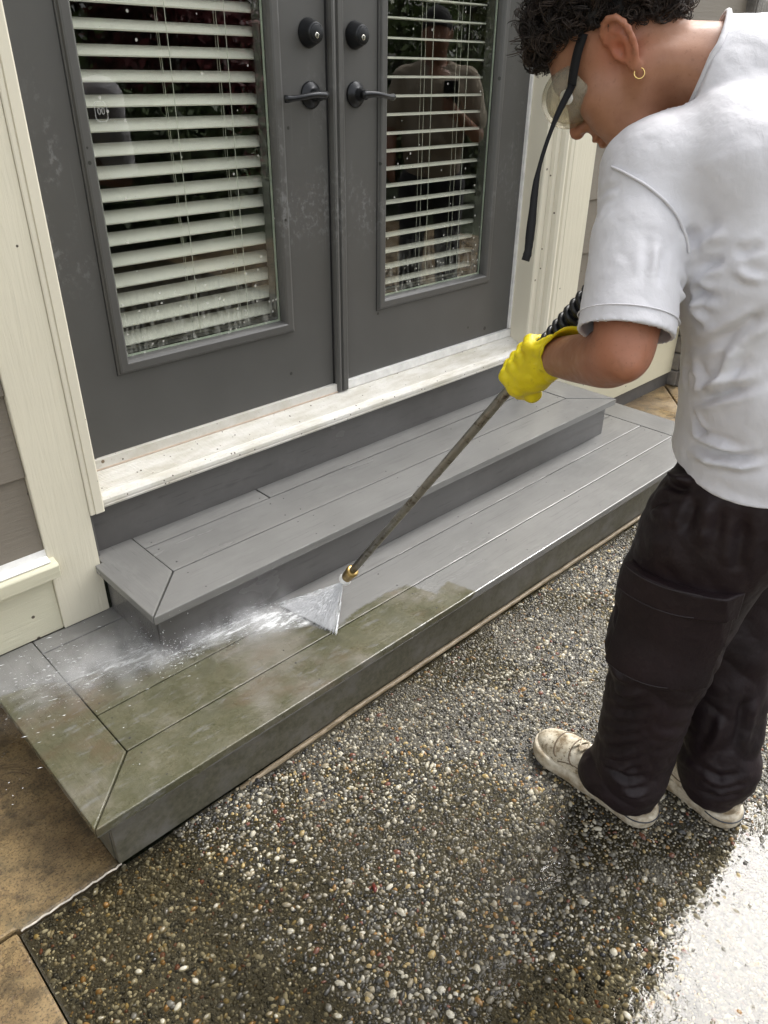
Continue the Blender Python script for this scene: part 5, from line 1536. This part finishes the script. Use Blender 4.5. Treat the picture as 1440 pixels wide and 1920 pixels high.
# running foam sheet on the boards
def _foam():
    s = M('foaming_water_sheet')
    tr = s.n.new('ShaderNodeBsdfTransparent')
    pb = s.b; pb.inputs['Base Color'].default_value = (.86, .87, .86, 1); pb.inputs['Roughness'].default_value = .25
    st = s.noise(1, 6, .68, s.map((16, 70, 1), (0, 0, R_(13))), .9)
    k = s.math('MULTIPLY', s.math('ADD', s.smooth(st, .44, .62), .16), s.smooth(s.attr('foam'), .0, .6), clamp=True)
    gl = s.n.new('ShaderNodeBsdfGlossy'); gl.inputs['Roughness'].default_value = .06
    fr = s.n.new('ShaderNodeFresnel'); fr.inputs[0].default_value = 1.333
    m0 = s.n.new('ShaderNodeMixShader'); s.l(s.math('MULTIPLY', fr.outputs[0], s.smooth(s.attr('foam'), .02, .2)), m0.inputs[0]); s.l(tr.outputs[0], m0.inputs[1]); s.l(gl.outputs[0], m0.inputs[2])
    m1 = s.n.new('ShaderNodeMixShader'); s.l(k, m1.inputs[0]); s.l(m0.outputs[0], m1.inputs[1]); s.l(pb.outputs[0], m1.inputs[2])
    s.l(m1.outputs[0], s.out.inputs['Surface'])
    s.bump(s.noise(1, 4, .6, s.map((30, 110, 1), (0, 0, R_(13))), .6), .6, .004)
    return s.m
fx = np.linspace(-.43, .30, 150); fy = np.linspace(-.66, -.24, 90)
FX, FY = np.meshgrid(fx, fy, indexing='ij')
dm = np.full(FX.shape, 9.0); qm = np.zeros(FX.shape)
for i in range(5):
    a, b = pth[i], pth[i + 1]; ab = b - a
    t = np.clip(((FX - a[0]) * ab[0] + (FY - a[1]) * ab[1]) / (ab @ ab), 0, 1); d = np.hypot(FX - a[0] - t * ab[0], FY - a[1] - t * ab[1])
    qm = np.where(d < dm, (i + t) / 5, qm); dm = np.minimum(dm, d)
foam = np.clip(1 - dm / (.055 + .05 * qm), 0, 1) ** 1.2 * (1 - .93 * qm)
hzf = Z1 + .0016 + .004 * foam * np.array([[.5 + mnoise.noise(Vector((x * 22, y * 60, 0))) for y in fy] for x in fx])
V = np.stack([FX, FY, hzf], -1).reshape(-1, 3)
idx = np.arange(150 * 90).reshape(150, 90)
ok = ((foam[:-1, :-1] > .004) | (foam[1:, 1:] > .004)) & ~((FY[:-1, :-1] > -.398) & (FX[:-1, :-1] > -.10))
Fq = np.stack([idx[:-1, :-1], idx[1:, :-1], idx[1:, 1:], idx[:-1, 1:]], -1)[ok]
fo = npmesh('foam_sheet', V, Fq, _foam(), spray); fattr(fo.data, 'foam', foam.ravel())
# drifting mist low over the left end
def mist_d(s):
    x, y, z = s.sep()
    lat = s.math('ABSOLUTE', s.math('ADD', s.math('ADD', y, .385), s.math('MULTIPLY', x, .24)))
    a = s.math('SUBTRACT', 1.0, s.smooth(lat, .0, .17))
    b = s.math('SUBTRACT', 1.0, s.smooth(z, Z1, Z1 + .085))
    c = s.math('MULTIPLY', s.smooth(x, -.62, -.05), s.math('SUBTRACT', 1.0, s.smooth(x, .16, .30)))
    return s.math('MULTIPLY', s.math('MULTIPLY', a, b), s.math('MULTIPLY', c, s.smooth(s.noise(11, 4, .6), .36, .72)))
boxo('spray_mist', (-.85, .33, -.70, -.20, Z1 + .004, Z1 + .09), vol_mat('drifting_mist', 22.0, mist_d), spray)

# ================================================================== SMALL THINGS
bm = bmesh.new(); pts = []
for k in range(12):
    a = k / 12 * 6.2832; r = .0075 * (1 + .5 * math.cos(a) ** 2) * (1 + .12 * math.sin(3 * a)); pts.append((r * math.cos(a), .55 * r * math.sin(a), .0012 * math.sin(2 * a) + .0008))
vs = [bm.verts.new(p) for p in pts]; vc = bm.verts.new((0, 0, .0028))
for k in range(12): bm.faces.new((vs[k], vs[(k + 1) % 12], vc))
lf = obj('fallen_leaf', bm, simple('wet_red_leaf', (.12, .018, .012), .3, nscale=200).m, None, True)
lf.location = (-.068, -1.116, .0035); lf.rotation_euler = (.1, .15, 1.0)
md = lf.modifiers.new('thickness', 'SOLIDIFY'); md.thickness = .0006
tag(lf, 'small dark red fallen leaf lying on the wet pebbles', 'leaf')

# ================================================================== WHAT THE DOOR GLASS MIRRORS
# a second person standing off to the right with a phone
p2 = tag(empty('person', (2.95, -1.55, 0)), 'second person in tan shirt holding up a phone, seen mirrored in the right door', 'person')
B2 = np.array((2.95, -1.55, 0.)); f2_ = nrm((-.74, .67, 0)); l2 = np.array((-f2_[1], f2_[0], 0))
X2 = lambda l, f, z: B2 + l2 * l + f2_ * f + Zv * z
R2 = np.stack([l2, f2_, Zv], 1)
bo = Field(B2 + np.array((-.5, -.5, .60)), B2 + np.array((.5, .5, 1.80)), .007)
bo.U(ell(X2(0, .03, 1.60), (.075, .092, .105), R2), .02); bo.U(ell(X2(0, .075, 1.545), (.05, .045, .05), R2), .03); bo.U(cone(X2(0, .115, 1.61), X2(0, .135, 1.575), .010, .014), .012)
bo.U(cone(X2(0, -.0, 1.54), X2(0, -.02, 1.42), .055, .062), .03); bo.U(cone(X2(-.14, -.02, 1.38), X2(.14, -.02, 1.38), .055), .03)
bo.U(cone(X2(0, 0, 1.35), X2(0, 0, .95), .10, .10, l2, 1.4), .03)
for s in (1, -1):
    e = X2(.25 * s, .04, 1.10); w = X2(.12 * s, .27, 1.22) if s < 0 else X2(.24, .20, .95)
    bo.U(cone(X2(.19 * s, -.02, 1.37), e, .048, .040), .02); bo.U(cone(e, w, .040, .028), .012); hnd = nrm(w - e)
    bo.U(ell(w + hnd * .05, (.028, .042, .042), np.stack([l2, f2_, Zv], 1)), .012)
    for k in range(4): bo.U(cone(w + hnd * .06 + Zv * (.022 - .015 * k), w + hnd * .11 + Zv * (.026 - .015 * k) - l2 * s * .02, .0095, .008), .005)
    bo.U(cone(w + hnd * .04, w + hnd * .075 + Zv * .05, .012, .009), .006)
    for u_ in (1, -1): bo.U(ell(X2(.078 * u_, .02, 1.60), (.010, .02, .032), R2), .005)
V, Q = bo.mesh(2); o = npmesh('body', V, Q, M_skin, p2); fattr(o.data, 'flush', np.zeros(len(V)))
ts = Field(B2 + np.array((-.5, -.5, .80)), B2 + np.array((.5, .5, 1.55)), .007)
chain(ts, [X2(0, 0, .90), X2(0, .01, 1.10), X2(0, 0, 1.30), X2(0, -.02, 1.41)], [.125, .125, .125, .08], .04, l2, [1.4, 1.4, 1.5, 1.9])
for s in (1, -1): ts.U(cone(X2(.18 * s, -.02, 1.38), X2(.235 * s, .02, 1.18), .072, .078), .03)
ts.S(cone(X2(0, -.01, 1.44), X2(0, .01, 1.56), .062, .09), .006); ts.cut((0, 0, .86), (0, 0, -1))
V, Q = ts.mesh(2); V = V + vnormals(V, Q) * (.008 * ridge(V, [[6, 2, 2], [-2, 6, 2], [2, 2, 9]], 3.3))[:, None]
npmesh('polo_shirt', V, Q, cloth('tan_pique', (.42, .35, .26), (.36, .30, .22), 700), p2)
pt = Field(B2 + np.array((-.4, -.4, .02)), B2 + np.array((.4, .4, 1.0)), .008)
pt.U(cone(X2(0, 0, .93), X2(0, 0, .84), .11, .12, l2, 1.4), .03)
for s in (1, -1): pt.U(cone(X2(.10 * s, 0, .82), X2(.11 * s, .02, .48), .10, .075), .04); pt.U(cone(X2(.11 * s, .02, .48), X2(.12 * s, -.01, .10), .075, .065), .02)
pt.cut((0, 0, .06), (0, 0, -1)); V, Q = pt.mesh(2); npmesh('trousers', V, Q, cloth('dark_denim', (.03, .03, .035), (.02, .02, .024)), p2)
for s in (1, -1):
    so = Field(X2(.12 * s, .06, .06) - .22, X2(.12 * s, .06, .06) + .22, .007); so.U(cone(X2(.12 * s, -.04, .04), X2(.12 * s, .13, .035), .042, .044), .02); so.U(cone(X2(.12 * s, 0, .06), X2(.12 * s, 0, .11), .045, .04), .02); so.cut((0, 0, .001), (0, 0, -1))
    V, Q = so.mesh(2); npmesh('shoe', V, Q, M_rub, p2)
hr = Field(X2(0, 0, 1.62) - .16, X2(0, 0, 1.62) + .16, .006); hr.U(ell(X2(0, .015, 1.635), (.084, .102, .095), R2), .01); hr.U(ell(X2(0, .11, 1.635), (.06, .06, .012), R2), .015); hr.cut(X2(0, 0, 1.60), -Zv * .9 + f2_ * .25)
V, Q = hr.mesh(2); npmesh('cap', V, Q, cloth('black_cap_cotton', (.015, .015, .017), (.01, .01, .012)), p2)
ph_ = boxo('phone', (-.038, .038, -.004, .004, -.078, .078), simple('black_phone', (.01, .01, .012), .15, bump=0).m, None, .006)
wph = X2(-.12, .27, 1.22); ph_.location = tuple(wph + nrm(wph - X2(-.25, .04, 1.10)) * .075 + Zv * .05); ph_.rotation_euler = (R_(-15), 0, math.atan2(f2_[1], f2_[0]) - math.pi / 2)
tag(ph_, 'dark phone held up by the mirrored second person', 'phone')

# trees and shrubs across the garden, reflected as green and dark red foliage
def tree(x, y, h, w, col, label, name, seed, leaves=6000, lean=0.0, cone_=True):
    r = np.random.default_rng(seed)
    t = tag(empty(name, (x, y, -.09)), label, 'tree')
    bm = bmesh.new(); tube(bm, [(x, y, -.1), (x + .05, y, h * .35), (x + .02, y, h * .75)], [.09 * w, .06 * w, .02 * w], 8)
    for k in range(9):
        z = h * (.22 + .07 * k); a = k * 2.4; L_ = w * .75 * (1 - z / h * .8)
        tube(bm, [(x + .03, y, z), (x + L_ * .6 * math.cos(a), y + L_ * .6 * math.sin(a), z + .12), (x + L_ * math.cos(a), y + L_ * math.sin(a), z + .10)], [.03 * w, .018 * w, .006], 6)
    obj('trunk', bm, simple('bark', (.06, .045, .03), .9).m, t, True)
    cz = r.random((70, 1)) ** .8 * .92 + .06
    env = (1 - cz[:, 0]) ** .65 if cone_ else np.sqrt(np.clip(1 - (2 * cz[:, 0] - 1.0) ** 2, 0.02, 1))
    an = r.random(70) * 6.28; rd = env * w * (.55 + .45 * r.random(70))
    C_ = np.stack([x + rd * np.cos(an), y + rd * np.sin(an), cz[:, 0] * h], -1)
    pick = r.integers(0, 70, leaves)
    P = C_[pick] + r.normal(size=(leaves, 3)) * np.array((.17, .17, .13)) * w
    P[:, 2] = np.maximum(P[:, 2], .05)
    a = r.normal(size=(leaves, 3)); a /= np.linalg.norm(a, axis=1)[:, None]; b = np.cross(a, r.normal(size=(leaves, 3))); b /= np.linalg.norm(b, axis=1)[:, None]
    s = (.035 + .04 * r.random(leaves))[:, None]
    V = np.stack([P - a * s, P + b * s * .45, P + a * s, P - b * s * .45], 1).reshape(-1, 3)
    Qn = np.arange(leaves * 4).reshape(-1, 4)
    m = M('foliage'); m.set(base=m.ramp(m.attr('tone'), [(.0, tuple(k * .5 for k in col)), (1, tuple(min(1, k * 1.7) for k in col))]), rough=.5)
    cr = npmesh('crown', V, Qn, m.m, t, False); fattr(cr.data, 'tone', np.repeat(r.random(leaves), 4))
    return t
GRN = (.075, .115, .028)
tree(2.3, -6.6, 3.3, 1.25, GRN, 'slender green conifer mirrored at the left edge of the left pane', 'conifer_tree', 1)
tree(4.0, -6.2, 2.6, .85, (.12, .016, .018), 'dark red maple mirrored in the left door', 'maple_tree', 2, 7000, cone_=False)
tree(4.6, -7.4, 3.6, 1.4, (.065, .105, .028), 'broad green conifer mirrored behind the dark red maple', 'conifer_tree', 3)
tree(6.3, -6.8, 3.2, 1.3, (.09, .12, .03), 'bright green conifer mirrored beside the second person', 'conifer_tree', 4)
tree(8.0, -6.9, 3.5, 1.4, (.08, .12, .028), 'green conifer mirrored above the second person', 'conifer_tree', 5)
tree(9.8, -7.2, 3.4, 1.4, (.11, .12, .035), 'yellowish green conifer mirrored at the right of the right pane', 'conifer_tree', 6)
tree(11.8, -8.0, 3.6, 1.6, (.075, .11, .028), 'farthest green conifer mirrored in the right pane', 'conifer_tree', 7)
tree(7.2, -5.0, 1.5, .9, (.075, .10, .03), 'low round green shrub mirrored low in the right pane', 'shrub', 8, 6000, cone_=False)
tree(3.2, -5.2, 1.1, .8, (.06, .09, .03), 'low green shrub mirrored below the red maple', 'shrub', 9, 5000, cone_=False)
